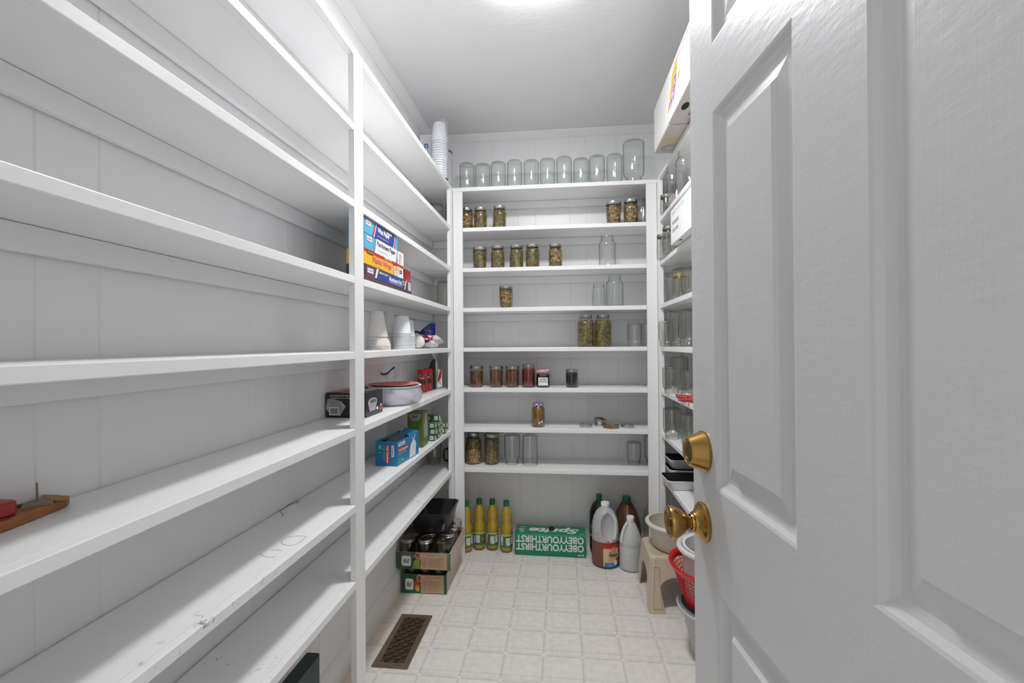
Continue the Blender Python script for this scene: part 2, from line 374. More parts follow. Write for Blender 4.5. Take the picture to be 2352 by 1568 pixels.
# ------------------------------------------------------------------ ceiling lamp
LX, LY = -.085, 1.510
t = thing('ceiling_lamp', 'square frosted glass ceiling light glowing at the top edge', 'ceiling light', (LX, LY, ZC))
part('lamp_base', MB().prism(rrect(0, 0, .145, .145, .02), -.012, -.0005), mat('lamp_white_metal', (.85, .85, .85), .4), t)
rings = []
for r, z, e in ((.150, -.0125, .03), (.155, -.020, .04), (.153, -.034, .05), (.13, -.046, .06), (.08, -.052, .05), (.02, -.054, .018)):
    rings.append([(x, y, z) for x, y in rrect(0, 0, r, r, e, 6)])
def lampglass(name, p):
    LM = bpy.data.materials.new(name); LM.use_nodes = True; bb = LM.node_tree.nodes['Principled BSDF']
    bb.inputs['Base Color'].default_value = (.9, .9, .9, 1); bb.inputs['Emission Color'].default_value = (.985, .99, 1, 1); bb.inputs['Emission Strength'].default_value = p
    return LM
mm = MB(); mm.loft(rings[:5], 0, cap0=True, cap1=False); mm.loft(rings[4:], 1, cap0=False)
part('lamp_shade', mm, [lampglass('lamp_glass_rim', 16), lampglass('lamp_glass', LAMP_POWER)], t, 60)

# ------------------------------------------------------------------ the open six-panel door
BRASS = mat('brass', (.42, .25, .075), .21, 1)
BRASSD = mat('brass_keyway', (.22, .15, .07), .45, 1)
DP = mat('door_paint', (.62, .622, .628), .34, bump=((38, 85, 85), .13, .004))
nt = DP.node_tree; bnode = nt.nodes['Principled BSDF']; b1 = [n for n in nt.nodes if n.type == 'BUMP'][0]
mp2 = nt.nodes.new('ShaderNodeMapping'); mp2.inputs['Scale'].default_value = (240, 14, 14); n4 = nt.nodes.new('ShaderNodeTexNoise'); n4.inputs['Scale'].default_value = 1; n4.inputs['Detail'].default_value = 2
tcn = [n for n in nt.nodes if n.type == 'TEX_COORD'][0]; nt.links.new(tcn.outputs['Object'], mp2.inputs['Vector']); nt.links.new(mp2.outputs[0], n4.inputs['Vector'])
b2 = nt.nodes.new('ShaderNodeBump'); b2.inputs['Strength'].default_value = .045; b2.inputs['Distance'].default_value = .003
nt.links.new(n4.outputs['Fac'], b2.inputs['Height']); nt.links.new(b1.outputs[0], b2.inputs['Normal']); nt.links.new(b2.outputs[0], bnode.inputs['Normal'])
# free edge of the door and the direction it runs back to its hinges
def cam_to_world(x, z): v = R_*x+W_*z; return Vector((v.x, v.y, 0))
EDGE = cam_to_world((1590.5-1176)/F_PX*.85, .85)
aw = math.radians(5.4); DW, DH, DT = .76, 2.03, .035
DDIR = Vector((math.sin(aw), -math.cos(aw), 0))            # towards the hinge
t = thing('door_1', 'open white six-panel door with brass knob and deadbolt at the right of the photo', 'door')
t['kind'] = 'structure'
t.matrix_world = frame(EDGE+Vector((0, 0, .012)), DDIR, (0, 0, 1))   # local x = to the hinge, y = up, z = visible face normal
nrm = DDIR.cross(Vector((0, 0, 1)))
# panel outlines, from pixels on the face plane
def on_face(px, py):
    d = ray(px, py); o = Vector((0, 0, EYE)); k = (EDGE-o).dot(nrm)/d.dot(nrm); p = o+d*k-EDGE; return p.dot(DDIR), p.z-.012
ux = [on_face(1640, 700)[0], on_face(1826, 700)[0], on_face(1998, 700)[0]]; ux.append(ux[2]+ux[1]-ux[0])
v_mid0 = on_face(1645.9, 1125.8)[1]; v_mid1 = on_face(1639.8, 252.5)[1]; v_top0 = on_face(1639, 97)[1]; v_bot1 = on_face(1646, 1357)[1]
rows = [(.23, v_bot1), (v_mid0, v_mid1), (v_top0, DH-.12)]
colsx = [(ux[0], ux[1]), (ux[2], ux[3])]
xs = [0, ux[0], ux[1], ux[2], ux[3], DW]; ys = [0]+[v for r in rows for v in r]+[DH]
prof = [(0, 0), (.004, -.0015), (.010, -.0065), (.019, -.0105), (.026, -.0105), (.044, -.0065), (.049, -.0015)]
m = MB()
for side, sg in ((0, 1), (-DT, -1)):
    for i in range(5):
        for j in range(7):
            x0, x1, y0, y1 = xs[i], xs[i+1], ys[j], ys[j+1]
            if i in (1, 3) and j in (1, 3, 5):
                rings = [[(x0+a, y0+a, side+sg*d), (x1-a, y0+a, side+sg*d), (x1-a, y1-a, side+sg*d), (x0+a, y1-a, side+sg*d)] for a, d in prof]
                m.loft(rings, cap0=False)
            else: m.add([(x0, y0, side), (x1, y0, side), (x1, y1, side), (x0, y1, side)], [(0, 1, 2, 3)])
for a, b in (((0, 0), (DW, 0)), ((DW, 0), (DW, DH)), ((DW, DH), (0, DH)), ((0, DH), (0, 0))):
    m.add([(a[0], a[1], 0), (b[0], b[1], 0), (b[0], b[1], -DT), (a[0], a[1], -DT)], [(0, 1, 2, 3)])
part('door_slab', m, DP, t)
def knob_at(px, py):
    u, v = on_face(px, py); return u, v
ku, kv = on_face(1617, 1198); du, dv = on_face(1617, 1036)
for sgn in (1, -1):
    M = Matrix.Translation((ku, kv, 0 if sgn > 0 else -DT)) @ Matrix.Diagonal((1, 1, sgn, 1))
    kn = part('knob', MB().lathe([(.013, .018), (.0115, .022), (.0115, .027), (.014, .031), (.021, .040), (.0265, .050), (.0275, .056), (.0262, .0605), (.022, .0615), (.0205, .0600), (0, .0600)], 40, 0, M), BRASS, t, 50)
    part('rosette', MB().lathe([(.0330, .0003), (.0335, .004), (.0315, .0065), (.0300, .0070), (.0185, .0150), (.0170, .0190), (.0140, .0200), (.0130, .0235)], 44, 0, M), BRASS, kn, 40)
    if sgn > 0:
        part('keyhole', MB().lathe([(.0075, .0601), (.0075, .0612), (0, .0612)], 24, 0, M).box(-.0008, .0008, -.004, .004, .0612, .0616, 0, M), BRASSD, kn, 50)
M = Matrix.Translation((du, dv, 0))
db = part('deadbolt', MB().lathe([(.0345, .0003), (.0350, .0035), (.0335, .005), (.0245, .0265), (.0225, .0290), (.0205, .0290), (.0190, .0270), (0, .0270)], 44, 0, M), BRASS, t, 40)
part('lock_cylinder', MB().lathe([(.0165, .0271), (.0165, .0283), (.012, .0288), (.0115, .0278), (0, .0278)], 32, 0, M).box(-.0012, .0012, -.006, .006, .0279, .0289, 0, M), BRASSD, db, 50)
part('latch_plate', MB().box(-.0012, -.0002, kv-.028, kv+.028, -DT*.5-.012, -DT*.5+.012).box(-.010, -.0012, kv-.008, kv+.008, -DT*.5-.006, -DT*.5+.006), BRASS, t)
for v in (.2, 1.0, 1.78): part('hinge', MB().tube([(DW+.006, v, -.004), (DW+.006, v+.09, -.004)], .0055).box(DW+.0003, DW+.003, v, v+.09, -.03, -.002), BRASS, t, 40)
# casing of the doorway, seen only from inside
m = MB().box(-.52, -.462, Y0+.0005, Y0+.016, .0005, 2.09).box(-.462, .27, Y0+.0005, Y0+.016, 2.052, 2.11)
struct('trim_4', m, WHITE)

# ------------------------------------------------------------------ jars
GL = glass('jar_glass'); GLG = glass('jar_glass_grey', (.955, .96, .94), (.26, .27, .23))
STEEL = mat('lid_steel', (.50, .485, .455), .27, 1); DARKLID = mat('lid_dull', (.36, .34, .31), .42, 1)
BEAN = mat('green_bean', (.34, .25, .055), .42, noise=(60, .44, (.11, .08, .012))); BRINE = mat('bean_brine', (.065, .05, .008), .25)
PEA = mat('pink_pea', (.66, .36, .17), .5, noise=(70, .35, (.46, .22, .09)))
CACHE = {}
def jar_prof(kind, R, H):
    nk = min(.0335, .84*R) if R < .05 else .72*R
    if kind == 'regular':
        return [(0, 0), (.80*R, 0), (.93*R, .012*H), (R, .05*H), (R, .69*H), (.975*R, .745*H), (.93*R, .79*H), (nk+.25*(R-nk), .825*H), (nk, .85*H), (nk+.0016, .862*H), (nk+.0016, .872*H), (nk-.0002, .885*H),
                (nk+.0012, .905*H), (nk-.0002, .92*H), (nk+.0012, .94*H), (nk-.0002, .955*H), (nk-.0006, H)]
    if kind == 'wide':
        return [(0, 0), (.74*R, 0), (.84*R, .015*H), (.88*R, .05*H), (.93*R, .4*H), (.985*R, .80*H), (R, .83*H), (R, .85*H), (.93*R, .862*H), (.93*R, .88*H), (.97*R, .90*H), (.93*R, .915*H), (.97*R, .935*H), (.93*R, .95*H), (.925*R, H)]
    if kind == 'straight':
        return [(0, 0), (.85*R, 0), (.96*R, .02*H), (R, .06*H), (R, .80*H), (.97*R, .85*H), (.90*R, .88*H), (.90*R, .90*H), (.93*R, .92*H), (.90*R, .94*H), (.90*R, H)]
def contents_prof(kind, R, H, fill):
    p = [(r, z) for r, z in jar_prof(kind, R, H) if z <= fill*H]
    out = [(0, .004)]+[(max(0, r-.0022), z+.002) for r, z in p[1:]]; rl = out[-1][0]
    return out+[(rl, fill*H), (0, fill*H)]
def r_at(prof, z):
    for (r0, z0), (r1, z1) in zip(prof[:-1], prof[1:]):
        if z0 <= z <= z1 and z1 > z0: return r0+(r1-r0)*(z-z0)/(z1-z0)
    return prof[-1][0]
def bean_mesh(kind, R, H, fill, seed, n, what):
    rnd = random.Random(seed); prof = jar_prof(kind, R, H); m = MB(); k = 0
    while k < n:
        z = .006+rnd.random()*(fill*H-.012); rr = max(.006, r_at(prof, z)-.0062); a = rnd.random()*2*math.pi
        top = what == 'mix'
        c = Vector((rr*math.cos(a), rr*math.sin(a), z))
        tang = Vector((-math.sin(a), math.cos(a), 0)); th = rnd.uniform(-1.2, 1.2); d = (tang*math.cos(th)+Vector((0, 0, 1))*math.sin(th)).normalized()
        if what == 'beans':
            L = rnd.uniform(.007, .0135); r = rnd.uniform(.0027, .0036); rad = Vector((math.cos(a), math.sin(a), 0))
            pts = [c-d*L-rad*.0016, c+rad*.0004, c+d*L-rad*.0016]
            if pts[0].z < .006 or pts[2].z < .006 or max(pts[0].z, pts[2].z) > fill*H: continue
            m.tube(pts, [r*.8, r, r*.8], 6)
        else:
            r = rnd.uniform(.0038, .0048); M = Matrix.Translation(c-Vector((math.cos(a), math.sin(a), 0))*.001) @ Matrix.Rotation(th, 4, 'X')
            m.lathe([(0, -r), (r*.8, -r*.55), (r, 0), (r*.8, r*.55), (0, r)], 8, 0, M)
        k += 1
    return m
def jar(name, label, cat, x, y, z, kind='regular', R=.0405, H=.128, lid=True, fill=None, inv=False, seed=0, glassm=None, group=None, lidm=None, liq=None, peas=0):
    """one jar standing at x, y on the surface z"""
    t = thing(name, label, cat, (x, y, z+.0006), random.random()*6, group)
    glassm = glassm or GL
    key = (kind, R, H, inv, glassm.name, bool(fill))
    if key not in CACHE:
        p = jar_prof(kind, R, H)
        if not fill: p = p+[(p[-1][0]-.0028, H)]+[(max(0, r-.0032), max(z, .0075)) for r, z in reversed(p[1:]) if z > .0]+[(0, .0085)]
        mb = MB().lathe(p, 32)
        if inv: mb.v = [(a_, -b_, H-c_) for a_, b_, c_ in mb.v]
        CACHE[key] = mb.mesh('glass_body', glassm, 40)
    link('glass_body', CACHE[key], t)
    if lid:
        k2 = ('lid', kind, R, H, (lidm or STEEL).name)
        if k2 not in CACHE:
            rl = ((min(.0335, .84*R)+.0018)/R if kind == 'regular' else .965 if kind == 'wide' else .955)*R; h0 = H-.0140
            CACHE[k2] = MB().lathe([(rl, h0), (rl+.0006, h0+.003), (rl-.0004, h0+.004), (rl+.0004, h0+.007), (rl, H+.0012), (rl-.001, H+.002), (rl-.005, H+.002), (rl-.0055, H+.0014), (rl*.55, H+.0014), (rl*.5, H+.0019), (0, H+.0019)], 36).mesh('lid', lidm or STEEL, 35)
        link('lid', CACHE[k2], t)
    if fill:
        if liq is None:
            k3 = ('brine', kind, R, H, fill)
            if k3 not in CACHE:
                CACHE[k3] = MB().lathe([(max(0, r-.003), zz) for r, zz in contents_prof(kind, R, H, fill-.02)], 24).mesh('brine', BRINE, 60)
            link('brine', CACHE[k3], t)
            vol = int(900*(R/.04)*(H*fill/.1)*.42)
            k4 = ('beans', kind, R, H, fill, seed % 3)
            if k4 not in CACHE: CACHE[k4] = bean_mesh(kind, R, H, fill, seed % 3+11, vol, 'beans').mesh('green_beans', BEAN, 40)
            link('green_beans', CACHE[k4], t, kind='stuff')
            if peas:
                k5 = ('peas', kind, R, H, fill, peas)
                if k5 not in CACHE:
                    mm = bean_mesh(kind, R, H, fill*.9 if peas < 2 else fill*.62, 5, 170 if peas < 2 else 420, 'peas')
                    if peas < 2:   # a patch of peas on one side
                        keep = MB(); nv = 26
                        for i in range(len(mm.v)//nv):
                            vs = mm.v[i*nv:(i+1)*nv]; c = sum((Vector(v) for v in vs), Vector())/nv
                            a = math.atan2(c.y, c.x)
                            if abs(a) < 1.0 and c.z > H*.25:
                                fs = [tuple(q-i*nv for q in f) for f in mm.f if i*nv <= min(f) and max(f) < (i+1)*nv]
                                keep.add([tuple(Vector(v)*1.0+Vector((math.cos(a), math.sin(a), 0))*.0022) for v in vs], fs)
                        mm = keep
                    else: mm.v = [(a*1.03, b*1.03, c) for a, b, c in mm.v]
                    CACHE[k5] = mm.mesh('pink_peas', PEA, 60)
                o = link('pink_peas', CACHE[k5], t, kind='stuff')
                t.rotation_euler = (0, 0, -math.pi/2+.25)
        else:
            k3 = ('liq', kind, R, H, fill, liq.name)
            if k3 not in CACHE: CACHE[k3] = MB().lathe(contents_prof(kind, R, H, fill), 32).mesh('preserve', liq, 60)
            link('preserve', CACHE[k3], t)
    return t
def y_for_top(px, py, ztop, lo, hi):
    p = on_z(px, py, ztop); y = min(max(p.y, lo), hi); d = ray(px, py); return d.x/d.y*y, y
def y_for_base(px, py, z, r, lo, hi):
    p = on_z(px, py, z); y = min(max(p.y+r, lo), hi); d = ray(px, py); return d.x/d.y*y, y

MASON = 'canning jar'
# top shelf: a row of upturned quart jars
ords = ['first', 'second', 'third', 'fourth', 'fifth', 'sixth', 'seventh', 'eighth', 'ninth', 'tenth']
for i, (px, py) in enumerate([(1072.8, 374.5), (1108.7, 376.4), (1144.5, 372.8), (1181.9, 368.7), (1220.4, 367.2), (1258.2, 365.8), (1295.7, 362.4), (1335, 363.6), (1371.3, 361.2), (1410.6, 356.3)]):
    x, y = y_for_top(px, py, TOP[0]+.172, YB+.055, YC-.06)
    px += [0,0,0,0,0,-.4,0,-.5,0,.6][i]; y = [2.690, 2.700, 2.692, 2.683, 2.690, 2.680, 2.668, 2.690, 2.668, 2.664][i]; d = ray(px, 400); x = d.x/d.y*y
    jar('canning_jar', 'upturned clear quart jar, %s from the left on the top back shelf' % ords[i], MASON, x, y, TOP[0], 'regular' if i % 3 else 'straight', .0438, .172 if i not in (1, 7) else .168, lid=False, inv=True, group='upturned jars along the top back shelf')
d = ray(1455.4, 400); y = 2.655
jar('canning_jar', 'tallest upside-down clear jar at the right end of the top back shelf', MASON, d.x/d.y*y, y, TOP[0], 'regular', .0585, .238, lid=False, inv=True)

def bj(px, row, **k):
    """a jar on a back shelf at image column px"""
    y = k.pop('y'); d = ray(px, 800); return dict(x=d.x/d.y*y, y=y, z=TOP[row], **k)
gb_ = 'jars of green beans on the back shelves'
def beanjar(label, px, row, y=2.665, **k):
    jar('green_bean_jar', label, 'jar of green beans', group=gb_, fill=k.pop('fill', .845), **bj(px, row, y=y, **k))
beanjar('pint of green beans with a pink patch, leftmost of all on the second shelf down', 1073, 1, R=.0385, H=.128, seed=1, peas=1)
beanjar('pint of green beans, middle of the three at the left of the second shelf down', 1105.5, 1, R=.0385, H=.128, seed=2)
beanjar('pint of green beans standing apart, third from the left, second shelf down', 1149.4, 1, R=.0385, H=.130, y=2.655, seed=3)
beanjar('tapered pint of beans and pink peas near the right end of second shelf down', 1411.8, 1, kind='wide', R=.0435, H=.128, y=2.650, seed=4, peas=1)
beanjar('pint of beans with many pink peas, rightmost filled jar on the second shelf down', 1451.5, 1, R=.0400, H=.134, y=2.640, seed=5, peas=1)
beanjar('wide tapered pint of beans, first from the left on the third shelf down', 1103.5, 2, kind='wide', R=.0415, H=.124, y=2.655, seed=6, fill=.855)
beanjar('pint of green beans, second from the left on the third shelf down', 1144.8, 2, R=.0395, H=.130, y=2.655, seed=7)
beanjar('pint of green beans, third from the left on the third shelf down', 1187.8, 2, R=.0395, H=.130, y=2.650, seed=8)
beanjar('pint of green beans, fourth from the left on the third shelf down', 1224.8, 2, R=.0395, H=.131, y=2.648, seed=9)
beanjar('pint of beans with pink pea patch, fifth from left on third shelf down', 1277.3, 2, R=.0385, H=.130, y=2.650, seed=10, peas=1)
beanjar('tapered pint of beans and peas, only filled jar on the fourth shelf down', 1163.2, 3, kind='wide', R=.0405, H=.123, y=2.650, seed=11, peas=1, fill=.85)
beanjar('quart jar of green beans, left one of the tall pair on the middle shelf', 1345.8, 4, R=.0465, H=.176, y=2.650, seed=12)
beanjar('quart jar of green beans, right one of the tall pair on the middle shelf', 1385, 4, R=.0465, H=.176, y=2.655, seed=13)
beanjar('quart of beans with a thick lower layer of pink peas on the lowest shelf', 1086, 7, R=.0465, H=.176, y=2.690, seed=14, peas=2)
beanjar('wide quart of cut green beans next to the pea jar on the lowest shelf', 1127.8, 7, kind='wide', R=.0455, H=.172, y=2.685, seed=15, fill=.85)

def empty(label, px, row, y=2.66, **k): jar('canning_jar', label, MASON, lid=k.pop('lid', False), **bj(px, row, y=y, **k))
empty('empty textured jar half behind the right post on the second shelf down', 1478, 1, y=2.735, R=.052, H=.165, inv=True)
empty('empty open quart jar standing upright at the right of the third shelf down', 1396.5, 2, R=.0465, H=.172, y=2.66)
empty('small empty open pint jar left of a taller one on the fourth shelf down', 1376.5, 3, R=.0365, H=.128, y=2.655)
empty('tall empty open quart jar right of a small one on the fourth shelf down', 1413, 3, R=.0475, H=.175, y=2.66)
empty('upturned empty pint right of the tall bean jars on the middle shelf', 1458, 4, R=.040, H=.130, y=2.66, inv=True)
empty('upturned empty pint mostly behind the right post on the middle shelf', 1489, 4, R=.040, H=.130, y=2.69, inv=True)
empty('upturned regular quart, left of two empties on the lowest shelf', 1174.6, 7, R=.0465, H=.172, y=2.688, inv=True)
empty('upturned wide quart, right of two empties on the lowest shelf', 1215.6, 7, kind='wide', R=.0465, H=.172, y=2.682, inv=True)
empty('upturned pint with moulded ribs near the right end of the lowest shelf', 1453.8, 7, R=.0405, H=.128, y=2.745, inv=True)
empty('upturned quart mostly hidden behind the right post, lowest back shelf', 1497, 7, R=.0465, H=.172, y=2.745, inv=True)

def jam_mat(name, c, c2): return mat(name, c, .22, noise=(45, .36, c2), coat=.4)
JAM1 = jam_mat('brown_relish', (.17, .060, .014), (.07, .022, .006)); JAM2 = jam_mat('red_jelly', (.15, .010, .008), (.09, .004, .003)); JAM3 = jam_mat('dark_jelly', (.010, .006, .006), (.006, .003, .003))
HON = jam_mat('amber_pickle', (.30, .15, .02), (.14, .06, .01))
def jam(name, label, px, liq, **k): return jar(name, label, 'jar of preserves', liq=liq, **bj(px, 5, **k))
jam('relish_jar', 'jar of brown relish standing apart at the far left of its shelf', 1094.3, JAM1, kind='wide', R=.0405, H=.120, y=2.655, fill=.78)
jam('relish_jar', 'jar of chunky brown relish, left of the two standing close together', 1139.8, JAM1, kind='wide', R=.0400, H=.118, y=2.655, fill=.82)
jam('relish_jar', 'jar of dark brown relish standing just left of the red jelly', 1176.7, JAM1, kind='wide', R=.0400, H=.118, y=2.655, fill=.80)
jam('red_jelly_jar', 'tall jar of deep red jelly between brown relish and the gingham-lidded jam', 1213.7, JAM2, kind='regular', R=.0385, H=.128, y=2.66, fill=.84)
jam('dark_jelly_jar', 'small jar of nearly black jelly standing alone at mid shelf', 1312.8, JAM3, kind='straight', R=.0338, H=.099, y=2.650, fill=.80)
def check_mat(name, c1, c2, n):
    m = mat(name, c1, .45); nt = m.node_tree; b = nt.nodes['Principled BSDF']
    tc = nt.nodes.new('ShaderNodeTexCoord'); ck = nt.nodes.new('ShaderNodeTexChecker'); ck.inputs['Scale'].default_value = n
    ck.inputs[1].default_value = (*c1, 1); ck.inputs[2].default_value = (*c2, 1)
    nt.links.new(tc.outputs['Object'], ck.inputs[0]); nt.links.new(ck.outputs[0], b.inputs['Base Color']); return m
RG = check_mat('red_gingham', (.62, .03, .05), (.88, .80, .80), 150); PG = check_mat('purple_gingham', (.10, .06, .33), (.75, .72, .80), 130)
PAPER = mat('paper_white', (.86, .85, .82), .6); INK = mat('print_black', (.02, .02, .02), .6); INKG = mat('print_grey', (.25, .24, .22), .6)
def wrap(mb, R, fn):
    """bend flat print (x across, y up) round a cylinder of radius R facing -Y"""
    mb.v = [((R+zz)*math.sin(x/R), -(R+zz)*math.cos(x/R), y) for x, y, zz in mb.v]; return mb
def grid_rect(mb, x0, x1, y0, y1, lift, mi=0, n=16):
    vs = []; fs = []
    for i in range(n+1):
        x = x0+(x1-x0)*i/n; vs += [(x, y0, lift), (x, y1, lift)]
    for i in range(n): fs.append((2*i, 2*i+2, 2*i+3, 2*i+1))
    mb.add(vs, fs, mi)
# gingham-lidded jam jar
q = bj(1246.7, 5, y=2.650); t = thing('jam_jar', 'small dark jam jar with red gingham lid and white label', 'jar of preserves', (q['x'], q['y'], q['z']+.0006), .05)
part('glass_body', MB().lathe([(0, 0), (.033, 0), (.0375, .005), (.0385, .012), (.0385, .068), (.034, .078), (.033, .086)], 12), GL, t, 20)
part('preserve', MB().lathe([(0, .003), (.0355, .006), (.0368, .012), (.0368, .066), (.032, .076), (0, .076)], 12), JAM3, t, 20)
part('lid', MB().lathe([(.0385, .0855), (.0392, .088), (.0392, .0965), (.0375, .099), (0, .099)], 36), RG, t, 40)
lab = MB(); grid_rect(lab, -.030, .030, .012, .056, 0); part('paper_label', wrap(lab, .0393, 0), PAPER, t, 60)
lt = MB(); put_text(lt, 'Bonne Maman', .036, .011, None, -.018, .041, .0004, 0, .01, .3); put_text(lt, 'Four Fruits Preserves', .046, .009, None, -.023, .029, .0004, 0, .01, .3); put_rect(lt, -.022, .022, .0185, .020, None, .0004)
part('lettering', wrap(lt, .0393, 0), INK, t)
# amber jar with purple gingham lid
q = bj(1235, 6, y=2.655); t = thing('pickle_jar', 'amber preserve jar with purple gingham lid and torn white label bits', 'jar of preserves', (q['x'], q['y'], q['z']+.0006))
part('glass_body', MB().lathe([(0, 0), (.031, 0), (.036, .006), (.037, .014), (.037, .096), (.034, .107), (.029, .114), (.029, .124)], 32), GL, t, 40)
part('preserve', MB().lathe([(0, .003), (.033, .006), (.0352, .014), (.0352, .095), (.032, .105), (.0275, .112), (0, .112)], 32), HON, t, 40)
part('lid', MB().lathe([(.0305, .1165), (.0318, .119), (.0318, .132), (.030, .1345), (0, .1345)], 36), PG, t, 40)
lb = MB()
for cx_, cy_, s_ in ((.006, .022, .004), (.010, .027, .005), (.020, .030, .005), (.023, .034, .004), (.026, .026, .003)):
    lb.add([(cx_+s_*math.cos(a*1.05+cx_*900), cy_+s_*.8*math.sin(a*1.05+cx_*900), .0003) for a in range(6)], [(0, 1, 2, 3, 4, 5)])
part('label_scraps', wrap(lb, .0374, 0), PAPER, t)

# jar rings lying on the shelf
def ring_mb(r, h): return MB().lathe([(r, 0), (r+.0008, .003), (r-.0003, .004), (r+.0005, .008), (r, h), (r-.0025, h+.0006), (r-.006, h), (r-.0060, h-.0008), (r-.0018, h-.001), (r-.0014, .0004), (r, 0)], 40)
RUST = mat('rusty_ring', (.50, .40, .30), .38, 1, noise=(30, .40, (.28, .15, .07)))
gr = 'loose jar rings on the seventh shelf down'
for px, py, y, r, lab_, mt in ((1345.5, 980, 2.660, .0365, 'leftmost steel jar ring lying flat on the shelf', STEEL), (1441, 979, 2.665, .0365, 'rightmost steel jar ring lying flat on the shelf', STEEL), (1404, 980, 2.640, .0440, 'wide rusty jar ring in front of the leaning rings', RUST), (1378.5, 975, 2.708, .0355, 'steel jar ring lying flat under a tilted one', STEEL)):
    d = ray(px, 980); o = thing('jar_ring', lab_, 'jar ring', (d.x/d.y*y, y, TOP[6]+.0004), 0, gr); part('band', ring_mb(r, .016), mt, o, 40)
d = ray(1378.5, 965); y = 2.708
o = thing('jar_ring', 'jar ring resting tilted on top of another ring', 'jar ring', (d.x/d.y*y-.001, y-.002, TOP[6]+.0215), 0, gr, rot=(.18, .14, 0)); part('band', ring_mb(.0355, .016), STEEL, o, 40)

# ------------------------------------------------------------------ floor of the back unit
OIL = bpy.data.materials.new('cooking_oil'); OIL.use_nodes = True; _b = OIL.node_tree.nodes['Principled BSDF']
OIL = film('cooking_oil_', (.66, .44, .015), .72, .08)
CLEARP = glass('clear_plastic', (.97, .97, .93), (.62, .58, .38), .8, .06)
GREENC = mat('green_cap', (.004, .15, .075), .35); 
LBLG = mat('label_green', (.045, .17, .045), .4); LBLY = mat('label_yellow', (.62, .62, .12), .4); LBLR = mat('label_red', (.45, .03, .05), .4); LBLW = mat('label_pale', (.74, .76, .80), .4)
LBLL = mat('label_lime', (.50, .58, .06), .4)
bott = [(0, .004), (.012, .0), (.026, .002), (.0325, .010), (.0345, .022), (.0345, .030), (.0345, .108), (.0352, .114), (.0355, .128), (.0345, .142), (.0305, .156), (.0270, .168), (.0280, .182), (.0312, .198), (.0315, .212), (.0290, .228), (.0235, .244), (.0165, .258), (.0140, .268)]
def bottle_mesh():
    m = MB(); m.lathe(bott, 36)
    # petal foot
    return MB().add([(x*(1-.05*(z < .02)*abs(math.cos(2.5*math.atan2(y, x)))), y*(1-.05*(z < .02)*abs(math.cos(2.5*math.atan2(y, x)))), z+(.005*abs(math.sin(2.5*math.atan2(y, x))) if z < .012 else 0)) for x, y, z in m.v], m.f)
kb = ['partly hidden behind the left post', 'second from the left with its barcode side out', 'third from the left', 'rightmost, next to the green carton']
proto = {}
for i, (px, py, rz) in enumerate([(1071.5, 1271, .5), (1101.3, 1265, -.9), (1131.6, 1266, .1), (1163.8, 1271, .35)]):
    x, y = y_for_base(px, py, 0, .031, YB+.02, YC-.06)
    t = thing('oil_bottle', 'green-capped bottle of golden cooking oil, %s' % kb[i], 'bottle', (x, y, .0006), rz, 'cooking oil bottles on the floor')
    if not proto:
        proto['bottle_body'] = bottle_mesh().mesh('bottle_body', CLEARP, 50)
        proto['oil'] = MB().add([(x_*.955, y_*.955, z_*.995+.002) for x_, y_, z_ in bottle_mesh().v if True], bottle_mesh().f).mesh('oil', OIL, 50)
        proto['cap'] = MB().lathe([(.0150, .262), (.0168, .264), (.0168, .290), (.0155, .293), (0, .293)], 28).mesh('cap', GREENC, 40)
        l = MB(); grid_rect(l, -.109, .109, .034, .106, 0, 0, 48); grid_rect(l, -.109, .109, .0985, .106, .0002, 1, 48)
        for a0, a1, b0, b1, mi in ((-.012, .012, .045, .088, 2), (-.012, .000, .046, .056, 4), (.018, .040, .050, .092, 2), (-.050, -.030, .044, .096, 2), (.060, .090, .050, .080, 3), (-.085, -.060, .052, .086, 3)): grid_rect(l, a0, a1, b0, b1, .0004, mi, 8)
        for k in range(7): grid_rect(l, -.0095, .0095, .083-k*.0035, .0838-k*.0035, .0006, 5, 4)
        for k in range(9): grid_rect(l, .020, .038, .088-k*.0042, .0890-k*.0042, .0006, 5, 4)
        for k in range(9): grid_rect(l, -.048+k*.002, -.0472+k*.002+(k % 2)*.0004, .046, .064, .0006, 5, 1)
        for k in range(6): l.add([(x_, y_, .0005) for x_, y_ in ellipse(.052+k*.01, .072-k*.005, .007, .004, 8)], [tuple(range(8))], 1 if k % 2 else 3)
        proto['label'] = wrap(l, .0352, 0).mesh('label', [LBLG, LBLY, LBLW, LBLR, LBLL, INKG], 60)
    for k_, me in proto.items(): link(k_, me, t)

# green soda carton lying on the floor
SPG = mat('carton_green', (.003, .23, .115), .38); SPW = mat('carton_white', (.78, .80, .80), .4); SPY = mat('carton_lime', (.30, .45, .02), .4); DARK = mat('dark_hole', (.008, .008, .008), .8)
A = on_z(1182.4, 1273.7, 0); Bp = on_z(1345, 1281.7, 0); ux_ = (Bp-A).normalized(); W = (Bp-A).length
t = thing('soda_carton', 'green carton of soda cans with upside-down white lettering', 'carton', A+Vector((0, 0, .0005)))
t.matrix_world = frame(A+Vector((0, 0, .0008)), ux_, Vector((0, 0, 1)).cross(ux_))
HC, DC = .121, .135
m = MB(); pr = [(0, 0)] ; pr = rrect(DC/2, HC/2, DC/2, HC/2, .006, 3)
m.loft([[(x_, a, b) for a, b in pr] for x_ in (0, W)])
part('carton_body', m, SPG, t, 40)
o = MB(); o.box(W+.0001, W+.0012, .02, DC-.02, .01, HC-.01); part('end_flap', o, SPG, t)
Mf = frame((W, -.0002, HC), (-1, 0, 0), (0, 0, -1))      # front face, read upside down
lt = MB()
for yy in (.007, .051):
    put_text(lt, 'OBEYYOURTHIRST', W*.955, .040, Mf, .009, yy, .0006, 0, .034)
